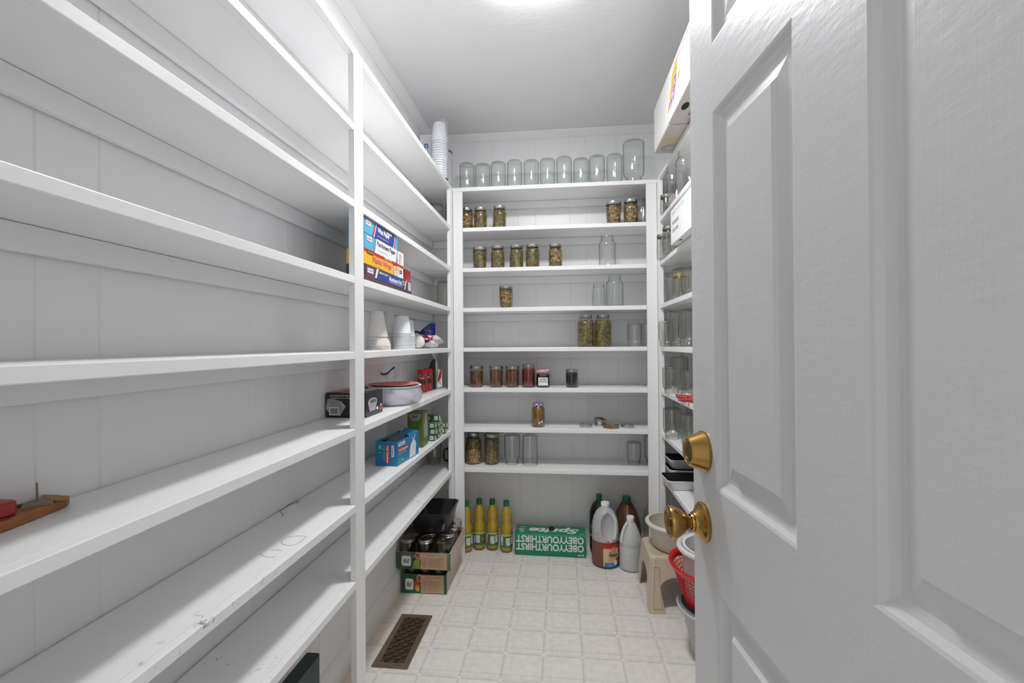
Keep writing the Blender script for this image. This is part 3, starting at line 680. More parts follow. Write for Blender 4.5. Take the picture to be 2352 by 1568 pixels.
for k in range(5): put_poly(lt, [(.03+k*.075, .020), (.033+k*.075, .020), (.065+k*.075, .046), (.062+k*.075, .046)], Mf, .0008, 1)
for k in range(5): put_poly(lt, [(.03+k*.075, .066), (.033+k*.075, .066), (.072+k*.075, .088), (.069+k*.075, .088)], Mf, .0008, 1)
put_text(lt, 'Sprite', .036, .015, Mf, .008, HC-.021, .0006, 0, .02, .2); put_text(lt, 'LEMON-LIME', .024, .003, Mf, .050, HC-.016, .0006, 2)
Mt = frame((W, DC, HC+.0002), (-1, 0, 0), (0, -1, 0))
put_text(lt, 'Sprite', W*.72, .088, Mt, .035, .022, .0006, 0, .035, .25); put_text(lt, '12', .020, .018, Mt, .008, .105, .0006, 0, .02)
put_text(lt, 'OBEY\nYOUR\nTHIRST', .036, .050, Mt, W-.052, .058, .0006, 0, .03); put_rect(lt, W-.050, W-.014, .030, .036, Mt, .0006); put_rect(lt, .22, .285, .010, .014, Mt, .0006, 2)
part('lettering', lt, [SPW, SPG, SPY], t)
hm = MB(); put_poly(hm, ellipse(W*.485, .050, .017, .036), Mt, .0010); part('torn_hand_hole', hm, DARK, t)

# green soda bottle
GP = glass('green_plastic', (.02, .22, .08), (.004, .07, .03), 1.0, .06); COLA = mat('dark_soda', (.006, .018, .008), .15)
x, y = on_y(1375.5, 1150, 2.735).x, 2.735
t = thing('soda_bottle', 'tall green plastic soda bottle behind the vinegar jug', 'bottle', (x, y, .0006))
p = [(0, .006), (.030, 0), (.050, .006), (.054, .03), (.053, .09), (.0545, .13), (.0545, .20), (.052, .235), (.043, .265), (.028, .285), (.0150, .300), (.0135, .318)]
part('bottle_body', MB().lathe(p, 36), GP, t, 50); part('soda', MB().lathe([(max(0, r-.0015), z+.001) for r, z in p[:9]]+[(0, .266)], 32), COLA, t, 50)
part('cap', MB().lathe([(.0150, .302), (.0158, .304), (.0158, .312), (.0150, .313), (.0155, .315), (.0155, .330), (.0145, .332), (0, .332)], 28), GREENC, t, 40)
l = MB(); grid_rect(l, -.17, .17, .10, .17, 0, 0, 50); grid_rect(l, -.17, .17, .104, .108, .0003, 1, 50); l.add([(xx, yy, .0004) for xx, yy in ellipse(.0, .14, .03, .018, 16)], [tuple(range(16))], 1)
part('label', wrap(l, .0552, 0), [mat('label_deep_green', (.01, .10, .04), .35), PAPER], t, 60)

# big vinegar jug with grip and half its content
HD = film('milky_plastic', (.78, .80, .81), .55, .35); HDM = film('milky_plastic_dense', (.80, .81, .82), .80, .38); CAPW = mat('white_cap', (.88, .88, .87), .35)
VIN = mat('vinegar_amber', (.20, .062, .020), .3)
x, y = y_for_base(1391, 1307.7, 0, .073, YB-.2, YB+.1)
t = thing('vinegar_jug', 'large milky jug half full of brown cider vinegar with red and cream label', 'jug', (x, y, .0006))
pj = [(0, .003), (.060, 0), (.072, .006), (.0750, .018), (.0750, .120), (.0735, .140), (.0720, .165), (.0715, .195), (.0690, .225), (.0620, .255), (.0490, .282), (.0320, .300), (.0215, .308), (.0195, .314), (.0195, .322)]
J = MB().lathe(pj, 44); ring = []
def dent(v):
    x_, y_, z_ = v
    # grip hollow on the front right, between z .15 and .29
    cx_, cz_ = .010, .215; dx = (x_-cx_)/.034; dz = (z_-cz_)/.062; d2 = dx*dx+dz*dz
    if y_ < 0 and d2 < 1.5: y_ = y_+.040*max(0, 1-d2/1.3)**.6 if d2 < 1.3 else y_
    return (x_, y_, z_)
pj2 = []
for (r0, z0), (r1, z1) in zip(pj[:-1], pj[1:]):
    n = max(1, int((z1-z0)/.006)) if z0 > .12 and z0 < .29 else 1
    for k in range(n): pj2.append((r0+(r1-r0)*k/n, z0+(z1-z0)*k/n))
pj2.append(pj[-1])
J = MB().lathe(pj2, 72); J.m = [1 if max(J.v[i][2] for i in f) < .146 else 0 for f in J.f]; J.v = [dent(v) for v in J.v]
part('jug_body', J, [HD, film('milky_plastic_thin', (.40, .20, .13), .22, .3)], t, 70)
part('grip', MB().tube([(.033, -.046, .285), (.046, -.050, .262), (.050, -.052, .225), (.048, -.055, .185), (.040, -.060, .158)], [.009, .0095, .009, .009, .010], 12), HDM, t, 60)
part('vinegar', MB().lathe([(0, .004), (.059, .003), (.0715, .010), (.0735, .02), (.0735, .120), (.0725, .140), (.0718, .146), (0, .146)], 40), VIN, t, 60)
part('cap', MB().lathe([(.0205, .310), (.0205, .314), (.0225, .316), (.0235, .330), (.0222, .333), (0, .333)], 32), CAPW, t, 40)
CRM = mat('label_cream', (.70, .52, .30), .5); RED = mat('label_red_bright', (.62, .01, .015), .4); BLU = mat('label_blue', (.015, .20, .50), .4)
l = MB(); a0, a1 = -.018, .076
grid_rect(l, a0, a1, .016, .128, 0, 0); grid_rect(l, a0, a1, .110, .131, .0004, 1); grid_rect(l, a0+.006, a1, .014, .036, .0004, 2)
l.add([(xx, yy, .0008) for xx, yy in ellipse(.040, .107, .016, .011, 24)], [tuple(range(24))], 4); l.add([(xx, yy, .0010) for xx, yy in ellipse(.040, .107, .0145, .0095, 24)], [tuple(range(24))], 1)
put_text(l, 'IGA', .018, .009, None, .031, .1025, .0014, 4, .04); put_text(l, 'Apple Cider', .044, .014, None, .012, .082, .0009, 3, .0, .3); put_text(l, 'VINEGAR', .056, .016, None, .010, .066, .0009, 3, .045)
grid_rect(l, .014, .060, .0615, .0625, .0009, 3, 6); grid_rect(l, .008, .040, .050, .0512, .0009, 5, 6); grid_rect(l, .008, .040, .046, .0472, .0009, 5, 6)
l.add([(xx, yy, .0010) for xx, yy in ellipse(.064, .047, .012, .013, 20)], [tuple(range(20))], 1)
l.add([(xx, yy, .0012) for xx, yy in ellipse(.050, .034, .011, .013, 20)], [tuple(range(20))], 4); l.add([(xx, yy, .0014) for xx, yy in ellipse(.050, .034, .002, .004, 10)], [tuple(range(10))], 5)
put_text(l, '1 GAL (3.78 L)', .026, .006, None, .004, .020, .0010, 4, .02)
part('label', wrap(l, .0760, 0), [CRM, RED, BLU, INK, PAPER, mat('label_orange_ink', (.55, .25, .08), .5)], t, 60)

# brown juice jug behind with green cap
x, y = on_y(1439, 1160, 2.725).x, 2.725
t = thing('juice_jug', 'brown juice jug with green cap standing behind the two milky jugs', 'jug', (x, y, .0006))
pq = [(0, .004), (.062, 0), (.076, .010), (.079, .03), (.079, .145), (.077, .170), (.066, .215), (.050, .255), (.034, .285), (.023, .298), (.019, .302), (.019, .312)]
part('jug_body', MB().lathe(pq, 40), film('brown_juice_plastic', (.11, .045, .025), .93, .18), t, 60)
part('grip', MB().tube([(.0, -.030, .283), (-.002, -.050, .250), (-.002, -.068, .215), (0, -.078, .175)], [.009, .010, .010, .012], 12), mat('brown_grip', (.24, .10, .06), .35), t, 60)
part('cap', MB().lathe([(.0225, .298), (.0238, .300), (.0238, .322), (.0220, .326), (0, .326)], 32), GREENC, t, 40)
# small white jug
x, y = y_for_base(1448.5, 1316, 0, .056, YB-.3, YB+.05)
t = thing('water_jug', 'smaller milky white jug of clear liquid beside the beige stool', 'jug', (x, y, .0006))
ps = [(0, .003), (.045, 0), (.0555, .006), (.0580, .018), (.0580, .120), (.0560, .128), (.0585, .136), (.0585, .150), (.0545, .170), (.0430, .205), (.0290, .235), (.0190, .250), (.0170, .256), (.0170, .262)]
J = MB().lathe(ps, 44); part('jug_body', J, film('milky_plastic_2', (.74, .76, .76), .74, .35), t, 60)
part('water', MB().lathe([(0, .004), (.044, .003), (.054, .010), (.0565, .02), (.0565, .118), (0, .118)], 36), film('cloudy_water', (.62, .63, .62), .5, .2), t, 60)
part('grip', MB().tube([(-.020, -.018, .244), (-.036, -.030, .222), (-.047, -.034, .185), (-.050, -.034, .150)], [.008, .008, .008, .009], 12), HDM, t, 60)
part('cap', MB().lathe([(.0185, .251), (.0195, .253), (.0200, .274), (.0188, .277), (0, .277)], 32), CAPW, t, 40)
# grey jug at the corner
x, y = on_y(1497, 1200, 2.765).x, 2.765
t = thing('clear_bottle', 'dim clear bottle half hidden behind the right post on the floor', 'bottle', (x, y, .0006))
part('bottle_body', MB().lathe([(0, .003), (.040, 0), (.045, .01), (.046, .20), (.040, .24), (.022, .27), (.018, .285)], 30), GLG, t, 50)
part('cap', MB().lathe([(.018, .275), (.020, .277), (.020, .295), (0, .295)], 24), mat('black_cap', (.03, .03, .03), .4), t, 40)

# ------------------------------------------------------------------ left shelves
def facex(x, y, z): return frame((x, y, z), (0, 1, 0), (0, 0, 1))       # faces the aisle (+X), reads left to right going away
def facey(x, y, z): return frame((x, y, z), (1, 0, 0), (0, 0, 1))       # faces the camera (-Y)
SKY = mat('box_sky_blue', (.10, .42, .66), .35); NAVY = mat('box_navy', (.02, .05, .30), .35); WHT = mat('box_white', (.82, .83, .84), .4); YEL = mat('box_yellow', (.85, .48, .02), .4)
REDB = mat('box_red', (.62, .02, .02), .4); PUR = mat('box_purple', (.085, .045, .065), .3); GRY = mat('box_grey', (.30, .31, .32), .4); TEAL = mat('box_teal', (.01, .20, .42), .35); PINK = mat('box_pink', (.80, .12, .25), .4)
FOODM = mat('box_photo_print', (.55, .30, .20), .5, noise=(90, .42, (.80, .70, .58)))
zt = TOP[3]; x1 = -.611
YN = on_x(796, 600, -.667).y; YF = on_x(945, 670, -.611).y; YP_ = on_x(925.5, 620, -.611).y; YQ_ = on_x(913, 570, -.611).y

# aluminium foil box at the bottom of the stack
def longbox(name, label, y0, y1, z0, h, dx, m0, xo=0):
    t = thing(name, label, 'box', (x1+xo-dx/2, (y0+y1)/2, z0+.0006), 0, 'kitchen wrap boxes stacked on the left shelf')
    part('carton', MB().box(-dx/2, dx/2, -(y1-y0)/2, (y1-y0)/2, 0, h), m0, t, bevel=.0015)
    return t, facex(dx/2+.0003, -(y1-y0)/2, 0), y1-y0
t, M, L = longbox('foil_box', 'long purple and blue aluminum foil box at the bottom of the wrap stack', YN, YF, zt, .050, .058, PUR)
l = MB(); put_poly(l, [(.02, .016), (.03, .016-.002), (L-.012, .010), (L-.006, .016), (L-.006, .050), (.012, .050), (.012, .022)], M, .0004, 0)
put_poly(l, [(.10, .016), (.37, .013), (.395, .050), (.118, .050)], M, .0008, 1)
put_poly(l, [(.085, .017), (.099, .017), (.117, .050), (.100, .050)], M, .0010, 2); put_poly(l, [(.372, .013), (.382, .013), (.405, .050), (.396, .050)], M, .0010, 2)
put_text(l, 'Aluminum Foil', .13, .017, M, .210, .024, .0012, 2, .04); put_rect(l, .215, .345, .0195, .0208, M, .0012, 2)
put_text(l, 'HEAVY DUTY', .085, .008, M, .120, .036, .0012, 3, .05); put_rect(l, .025, .072, .027, .042, M, .0010, 2); put_text(l, 'Culinary', .04, .007, M, .028, .031, .0012, 1, .02)
put_rect(l, L-.045, L-.012, .014, .046, M, .0010, 2)
for k in range(4): put_rect(l, L-.041, L-.016, .018+.007*k, .021+.007*k, M, .0012, 4)
put_text(l, 'STRONG\nENOUGH', .040, .018, M, .350, .026, .0012, 3, .03)
part('printed_face', l, [mat('foil_purple', (.14, .05, .10), .3), NAVY, WHT, mat('box_lime', (.75, .75, .10), .4), GRY], t)
t, M, L = longbox('plastic_wrap_box', 'yellow and red plastic wrap box lying on the foil box', YN, YP_, zt+.0515, .048, .056, YEL)
l = MB(); put_rect(l, 0, L, .040, .050, M, .0004, 0); put_text(l, 'Plastic Wrap', .165, .024, M, .070, .010, .0008, 1, .03); put_rect(l, .022, .072, .036, .047, M, .0008, 2); put_text(l, '2X MORE', .044, .006, M, .025, .0385, .0011, 3, .03)
put_text(l, 'CLEAR', .03, .005, M, .095, .035, .0008, 1, .02); put_text(l, 'STRETCH-TITE', .07, .006, M, .170, .0425, .0008, 4, .03)
put_poly(l, ellipse(.290, .022, .034, .020, 20), M, .0008, 5); put_rect(l, .265, .318, .0, .040, M, .0006, 4); put_rect(l, .318, L, .0, .036, M, .0006, 4); put_rect(l, .255, .30, .036, .049, M, .0009, 6); put_text(l, '200', .022, .016, M, .326, .014, .0009, 2, .05)
put_rect(l, .08, .17, .0045, .0055, M, .0008, 6)
part('printed_face', l, [REDB, PINK, INK, YEL, WHT, FOODM, REDB], t)
t, M, L = longbox('parchment_box', 'blue and white parchment paper box between wax paper and plastic wrap', YN+.004, YP_+.006, zt+.1005, .048, .054, SKY)
l = MB(); put_poly(l, [(.070, .0)]+[(.070+.018*(k/6)**.6, .049*k/6) for k in range(1, 7)]+[(.300, .049), (.287, .0)], M, .0004, 0)
put_poly(l, [(.078, .0)]+[(.078+.018*(k/6)**.6, .049*k/6) for k in range(1, 7)]+[(.290, .049), (.277, .0)], M, .0007, 1)
put_rect(l, .296, L, 0, .049, M, .0005, 1); put_poly(l, ellipse(.326, .032, .018, .012), M, .0009, 3); put_poly(l, ellipse(.318, .012, .018, .009), M, .0009, 3)
put_text(l, 'Parchment Paper', .170, .022, M, .102, .021, .0010, 2, .03); put_rect(l, .105, .20, .0125, .0140, M, .0010, 0); put_rect(l, .018, .060, .028, .043, M, .0007, 1); put_text(l, 'Culinary', .036, .008, M, .021, .031, .0010, 4, .02)
part('printed_face', l, [GRY, WHT, mat('box_ink_blue', (.03, .04, .13), .4), FOODM, REDB], t)
t, M, L = longbox('wax_paper_box', 'light blue wax paper box on top of the wrap stack', YN+.004, YQ_, zt+.1495, .049, .052, SKY)
l = MB()
for off, mi, li in ((0, 0, .0004), (.010, 1, .0007), (.016, 2, .0010)):
    put_poly(l, [(.062+off, .0), (.262-off*.9, .0)]+[(.262+.018*math.sin(k/6*1.4)-off*.9, .05*k/6) for k in range(1, 7)]+[(.086+off*.9, .050)], M, li, mi)
put_text(l, 'Wax Paper', .110, .023, M, .105, .018, .0013, 1, .045); put_rect(l, .10, .21, .0105, .0118, M, .0013, 1); put_rect(l, .185, .235, .038, .044, M, .0013, 1); put_rect(l, .012, .052, .028, .044, M, .0007, 1); put_text(l, 'Culinary', .034, .008, M, .015, .032, .0010, 0, .02)
part('printed_face', l, [REDB, WHT, NAVY], t)
# red tin behind them
t = thing('red_carton', 'plain red carton standing behind the stacked kitchen wrap boxes', 'box', (-.705, on_x(932, 640, -.675).y+.03, zt+.0006)); part('carton', MB().prism(rrect(0, 0, .030, .045, .012), 0, .125), REDB, t, 40)
# corner jars
def cj(label, px, row, y, **k): jar('canning_jar', label, MASON, lid=k.pop('lid', False), inv=k.pop('inv', True), glassm=GLG, **bj(px, row, y=y, **k))
cj('upturned wide jar in the left back corner of the second shelf down', 1003, 1, 2.68, R=.044, H=.168)
cj('upturned jar half hidden by the left post on the second shelf down', 1041, 1, 2.715, R=.045, H=.172)
cj('upturned tall jar in the left back corner beside the wrap boxes shelf', 1022, 3, 2.72, kind='wide', R=.047, H=.172)
cj('dim empty jar in the left back corner of the lowest shelf', 996, 7, 2.66, R=.042, H=.15)

# foam cups
FOAM = mat('foam_white', (.78, .77, .74), .55, sub=.0); CUPP = mat('plastic_cup_white', (.80, .82, .85), .35)
def cup_stack(label, x, y, z, r0, r1, cups, step, hcup, m, group='stacks of upturned white cups on the left shelf', name='cup_stack', rim=.0018):
    """upturned nested cups: widest rim at the bottom"""
    t = thing(name, label, 'cups', (x, y, z+.0006), 0, group)
    for k in range(cups):
        z0 = k*step; rr = r0
        z1 = z0+hcup; top = k == cups-1
        p = [(rr+rim, z0), (rr+rim, z0+.0028), (rr, z0+.0036)]
        zz = z1 if top else z0+step-.0004
        re = rr+(r1-rr)*((zz-z0)/hcup)
        p += [(re, zz)]
        if top: p = p[:-1]+[(r1+.001, z1-.004), (r1-.001, z1-.0005), (r1-.004, z1), (r1-.005, z1-.003), (0, z1-.003)]
        part('cup', MB().lathe(p, 36), m, t, 40)
    return t
Z4 = TOP[4]
def cupat(px, y_, z=None): d = ray(px, 800); return d.x/d.y*y_
cup_stack('wide stack of upturned foam cups nearest the shelf post', cupat(866.5, 1.74), 1.74, Z4, .0395, .0235, 5, .0125, .098, FOAM)
cup_stack('tallest narrow foam cup stack standing behind the others', cupat(894, 1.985), 1.985, Z4, .034, .0215, 6, .014, .095, FOAM)
cup_stack('foam cup stack at the back, right of the tallest', cupat(920, 2.18), 2.18, Z4, .034, .0225, 6, .012, .095, FOAM)
cup_stack('ribbed plastic cup stack in front with many closely spaced rims', cupat(924, 1.93), 1.93, Z4, .0385, .0265, 13, .0055, .075, CUPP)
cup_stack('ribbed plastic cup stack just behind the front one', cupat(936, 2.06), 2.06, Z4, .0335, .0250, 11, .0055, .075, CUPP)
# pack of baking cups
def fluted(r0, r1, z0, z1, n=36, amp=.0012, M=None, mb=None, mi=0):
    mb = mb or MB(); rings = []
    for r, z in ((r0, z0), (r0*.5+r1*.5, (z0+z1)/2), (r1, z1)):
        rings.append([((r+(amp if k % 2 else -amp))*math.cos(2*math.pi*k/(2*n)), (r+(amp if k % 2 else -amp))*math.sin(2*math.pi*k/(2*n)), z) for k in range(2*n)])
    mb.loft(rings, mi, M); return mb
x, y = cupat(880, 1.655), 1.655
t = thing('baking_cup_pack', 'small pack of fluted white baking cups in front of the foam cups', 'baking cups', (x, y, Z4+.0006))
BC = mat('baking_paper', (.80, .74, .68), .7)
for k in range(5): part('paper_cup', fluted(.0265, .0245 if k < 4 else .0185, k*.0042, k*.0042+(.0038 if k < 4 else .0205)), BC, t)
part('wrapper', MB().lathe([(.029, 0), (.0295, .02), (.027, .036), (.022, .0405), (0, .0405)], 30), film('clear_wrap', (.9, .88, .88), .10, .08), t, 40)

def blob(rx, ry, rz, seed, amp=.12, nu=28, nv=16, zcut=-1, freq=3):
    rnd = random.Random(seed); ph = [(rnd.uniform(0, 6.3), rnd.uniform(1, freq), rnd.uniform(1, freq), rnd.uniform(0, 6.3)) for _ in range(6)]
    m = MB(); rings = []
    for j in range(nv+1):
        v = math.pi*j/nv; ring = []
        for i in range(nu):
            u = 2*math.pi*i/nu; f = 1+amp*sum(math.sin(round(a)*u+p+b*v) for p, a, b, q in ph)/3
            s_ = max(math.sin(v), .02); ring.append((rx*f*s_*math.cos(u), ry*f*s_*math.sin(u), max(zcut, -rz*math.cos(v)*(1+.3*(f-1)))))
        rings.append(ring)
    m.loft(rings); return m
# pack of filters with blue and red print
d = ray(959, 800); y = 2.19
t = thing('coffee_filter_pack', 'round fluted white filter bundle with a red and blue print beside the cups', 'filters', (d.x/d.y*y, y, Z4+.0335))
mm = MB(); rings = []
for j in range(15):
    v = math.pi*j/14; rr = .034*max(.05, math.sin(v))**.7
    rings.append([((rr+.0012*(k % 2))*math.cos(2*math.pi*k/60), -.031*math.cos(v), (rr*.92+.0012*(k % 2))*math.sin(2*math.pi*k/60)) for k in range(60)])
mm.loft(rings); part('filters', mm, mat('filter_paper', (.80, .76, .70), .7), t, 20)
l = MB(); M = frame((-.034, -.0345, -.030), (1, 0, 0), (0, 0, 1))
put_poly(l, [(0, 0), (.030, 0), (.038, .014), (.020, .028), (0, .036)], M, 0, 0); put_poly(l, [(0, .002), (.024, .002), (.029, .013), (.016, .022), (0, .029)], M, .0006, 1); put_poly(l, [(0, .004), (.014, .004), (.018, .010), (0, .020)], M, .0012, 2)
part('printed_wrapper', l, [REDB, WHT, mat('print_blue', (.06, .16, .42), .4)], t)
# printed plastic bag of bowls
d = ray(987, 790); y = 2.36
t = thing('plastic_bag', 'crumpled translucent bag with dark blue header and magenta print behind filters', 'bag', (d.x/d.y*y, y, Z4+.001))
BAGW = film('bag_plastic', (.86, .83, .80), .75, .2)
mm = blob(.055, .090, .040, 4, .16, 64, 30, freq=9)
def crum(x_, y_, z_):
    a_ = math.atan2(y_, x_); k_ = 1+.05*math.sin(17*a_+z_*220)+.04*math.sin(29*a_-z_*310)
    return (x_*k_, y_*k_*(1.25 if y_ > .03 else 1), max(z_*(1+.10*math.sin(x_*190)*math.sin(y_*150))*(1-.55*max(0, y_)/.1)+.036, 0))
mm.v = [crum(*v) for v in mm.v]; part('bag_body', mm, BAGW, t, 60)
def sheet(fn, nu=14, nv=8, th=.0012):
    m = MB(); P = [[Vector(fn(i/nu, j/nv)) for i in range(nu+1)] for j in range(nv+1)]
    vs = [tuple(p) for r in P for p in r]; fs = [(j*(nu+1)+i, j*(nu+1)+i+1, (j+1)*(nu+1)+i+1, (j+1)*(nu+1)+i) for j in range(nv) for i in range(nu)]
    m.add(vs, fs); return m
def on_px(px, py, yy): p = on_y(px, py, yy); return p-Vector(t.location)
part('blue_header', sheet(lambda a, b: on_px(943+57*a, (765-3*a if a < .35 else 766+4*a)-b*(5+(0 if a < .35 else 22*min(1, (a-.35)*2.4))), 2.29+.012*math.sin(a*9)+.01*b)), mat('bag_navy', (.008, .02, .16), .3), t, 60)
part('magenta_print', sheet(lambda a, b: on_px(972+22*a, 779-3*math.sin(a*6)-b*(7+2*math.sin(a*8)), 2.262+.006*math.sin(a*9))), mat('bag_magenta', (.48, .02, .13), .35), t, 60)
part('dark_print', sheet(lambda a, b: on_px(974+12*a, 788-3*a-b*(8-3*a), 2.262+.004*math.sin(a*9))), mat('bag_dark', (.04, .04, .045), .4), t, 60)
part('lettering', (lambda m: (put_text(m, 'Everyday', .034, .008, frame(on_px(975, 759, 2.270), on_px(990, 762.5, 2.270)-on_px(975, 759, 2.270), (0, 0, 1)), 0, 0, 0), m)[1])(MB()), mat('bag_gold', (.45, .42, .10), .4), t)

# shelf 5: filter box, plates, seasoning jars, coffee pouch
Z5 = TOP[5]
a = on_z(843, 960, Z5); b_ = on_z(753.8, 956.5, Z5); c_ = on_z(884.6, 945.3, Z5)
BX0, BX1, BY0, BY1 = -.795, a.x-.004, a.y, c_.y
t = thing('coffee_filter_box', 'black glossy box with coffee filter pictures and barcode behind the shelf post', 'box', (BX0, BY0, Z5+.0006), 0)
BLK = mat('box_black', (.012, .012, .014), .25); WX, WY, HB = BX1-BX0, BY1-BY0, .084
part('carton', MB().box(0, WX, 0, WY, 0, HB), BLK, t, bevel=.0015)
l = MB(); M = facey(0, -.0003, 0); WAVE = [(.000+.006*k, (.062 if k % 2 else .058)-.0016*(k-3)**2*.12) for k in range(12)]
put_poly(l, [(.0, .030), (.01, .018), (.05, .006), (.070, .038), (.056, .055), (.03, .062), (.006, .064)], M, .0004, 0)
for k in range(9): put_poly(l, [(.008+.0058*k, .063-.0005*k*k*.3), (.0095+.0058*k, .063-.0005*k*k*.3), (.020+.0042*k, .030-.0008*k), (.0185+.0042*k, .030-.0008*k)], M, .0008, 3)
put_rect(l, .012, .047, .008, .036, M, .0012, 1)
for k in range(11): put_rect(l, .016+.0026*k, .0172+.0026*k+(.0006 if k % 3 else 0), .012, .033, M, .0016, 2)
put_text(l, 'developed the first cone filter', .108, .0055, M, .014, .071, .0006, 1, .01); put_text(l, 'perfected it to always give you', .108, .005, M, .018, .0635, .0006, 1, .01)
PF = [mat('print_light_grey', (.42, .42, .43), .35), PAPER, INK, mat('print_mid_grey', (.13, .13, .135), .35), mat('print_coral', (.50, .08, .06), .35)]
part('end_print', l, PF, t); l = MB()
M2 = facex(WX+.0003, 0, 0)
put_poly(l, ellipse(.056, .048, .040, .014, 24), M2, .0004, 0); put_poly(l, [(.016, .047), (.096, .047), (.080, .018), (.030, .016)], M2, .0006, 0); put_poly(l, ellipse(.060, .050, .026, .006, 20), M2, .0009, 3)
put_rect(l, .088, .104, .016, .026, M2, .0009, 1); put_rect(l, .112, .148, .012, .022, M2, .0008, 4); put_text(l, '#4', .016, .010, M2, .120, .024, .0010, 1, .03)
part('side_print', l, PF, t); l = MB()
M3 = frame((0, 0, HB+.0003), (1, 0, 0), (0, 1, 0)); put_poly(l, [(.0, .0), (.03, 0), (.095, WY), (0, WY)], M3, .0004, 4); put_poly(l, ellipse(.10, .10, .030, .05, 20), M3, .0004, 0)
part('top_print', l, PF, t)
# bagged foam plates
FP = mat('foam_plate', (.80, .80, .82), .5)
x = -.690; y = on_x(906, 900, x).y
t = thing('plate_stack', 'stack of white foam plates with a pink one on top', 'plates', (x, y, Z5+.001))
part('plates', MB().lathe([(r_*1.07, z_*.92) for r_, z_ in [(0, .004), (.060, .002), (.070, .012), (.076, .030), (.083, .050), (.090, .058), (.090, .061), (.086, .062), (.098, .070), (.0985, .073), (.093, .074), (.103, .082), (.1035, .085), (.070, .080), (0, .080)]], 56), FP, t, 30)
part('pink_plate', MB().lathe([(0, .0775), (.066, .0775), (.097, .0835), (.102, .085), (.102, .0835), (.066, .0755), (0, .0755)], 48), mat('pink_foam', (.62, .22, .22), .5), t, 30)
t2 = thing('plate_bag', 'crinkled clear plastic bag wrapped around the foam plates', 'bag', (x, y, Z5+.0004))
mm = MB().lathe([(.060, .0), (.088, .003), (.104, .012), (.110, .022), (.113, .034), (.112, .046), (.108, .058), (.106, .068)], 90)
mm.v = [(a_*(1+.025*math.sin(9*math.atan2(b2_, a_)+z_*60)+.018*math.sin(23*math.atan2(b2_, a_)-z_*210)), b2_*(1+.03*math.sin(9*math.atan2(b2_, a_)+z_*90)+.02*math.sin(31*math.atan2(b2_, a_)+z_*260)), z_) for a_, b2_, z_ in mm.v]
part('bag_body', mm, film('crinkled_clear', (.78, .80, .86), .42, .08), t2, 60)
# zip bag
d = ray(893, 860); y = 2.02
t = thing('zip_bag', 'folded clear zip bag with a blue zipper standing above the plates', 'bag', (d.x/d.y*y, y, Z5+.094))
def onp(px, py, yy): p = on_y(px, py, yy); return p-Vector(t.location)
part('bag_body', sheet(lambda a, b: onp(879+28*a+b*8, 857-13*a*a+(22-4*a)*b, 2.0+.05*b+.012*math.sin(a*7+b*4))), film('zip_film', (.80, .76, .72), .38, .12), t, 60)
part('zipper', MB().tube([onp(874.5, 857, 2.0), onp(881, 860, 2.002), onp(889, 857.5, 2.0), onp(897, 851, 2.0), onp(906, 843, 2.0)], .0042, 8), mat('zip_blue', (.01, .06, .28), .3), t, 60)
# seasoning jars
for px, yy, lab_ in ((970.5, 2.375, 'front red-lidded seasoning shaker with red label beside the plates'), (983.5, 2.47, 'rear red-lidded seasoning shaker, just right of and behind its twin')):
    d = ray(px, 880); t = thing('seasoning_shaker', lab_, 'shaker', (d.x/d.y*yy, yy, Z5+.0006), 0, 'red-lidded seasoning shakers on the left shelf')
    part('shaker_body', MB().lathe([(0, 0), (.0235, 0), (.0248, .003), (.0248, .084), (.022, .092)], 28), mat('seasoning', (.11, .045, .03), .25, noise=(80, .45, (.35, .30, .25))), t, 40)
    part('cap', MB().lathe([(.0235, .090), (.0250, .092), (.0250, .112), (.0238, .115), (0, .115)], 30), mat('cap_red', (.66, .012, .03), .35), t, 40)
    l = MB(); grid_rect(l, -.034, .034, .004, .080, 0, 0); grid_rect(l, -.030, .030, .038, .062, .0003, 4); l.add([(xx, yy_, .0004) for xx, yy_ in ellipse(.0, .030, .018, .008, 16)], [tuple(range(16))], 1); put_text(l, 'Parade', .030, .008, None, -.015, .068, .0005, 2, .03); l.add([(xx, yy_, .0004) for xx, yy_ in ellipse(.004, .014, .016, .005, 16)], [tuple(range(16))], 3)
    part('label', wrap(l, .0250, 0), [REDB, YEL, WHT, PAPER, mat('seasoning_dark', (.10, .045, .03), .3)], t, 60)
# coffee pouch
d = ray(1000, 880); y = 2.525
t = thing('coffee_pouch', 'upright dark green and silver coffee pouch with crimped top by the corner', 'pouch', (d.x/d.y*y, y, Z5+.0006), .55)
rings = []
for z, w_, th in ((0, .036, .026), (.03, .038, .028), (.08, .038, .024), (.12, .034, .018), (.150, .024, .010), (.168, .010, .004), (.178, .012, .003), (.196, .020, .0015)):
    rings.append([(w_*sx*(.6 if ab == 2 else 1), th*sy, z) for sx, sy, ab in ((-1, 0, 0), (-1, -.8, 2), (0, -1, 0), (1, -.8, 2), (1, 0, 0), (1, .8, 2), (0, 1, 0), (-1, .8, 2))])
mm = MB(); mm.loft(rings); part('pouch_body', mm, mat('pouch_silver', (.45, .46, .46), .28, .6), t, 50)
mm = MB(); mm.loft([[p_ for p_ in ((-w_*1.02, 0, z), (-w_*.6, -th*.83, z), (-w_*.1, -th*1.02, z), (-w_*.1, -th*1.0, z-.0002), (-w_*.6, -th*.8, z), (-w_*1.0, 0.001, z))] for z, w_, th in ((.001, .036, .026), (.03, .038, .028), (.08, .038, .024), (.12, .034, .018), (.150, .024, .010), (.165, .012, .005))])
part('green_side', mm, mat('pouch_green', (.006, .045, .022), .3), t, 50)
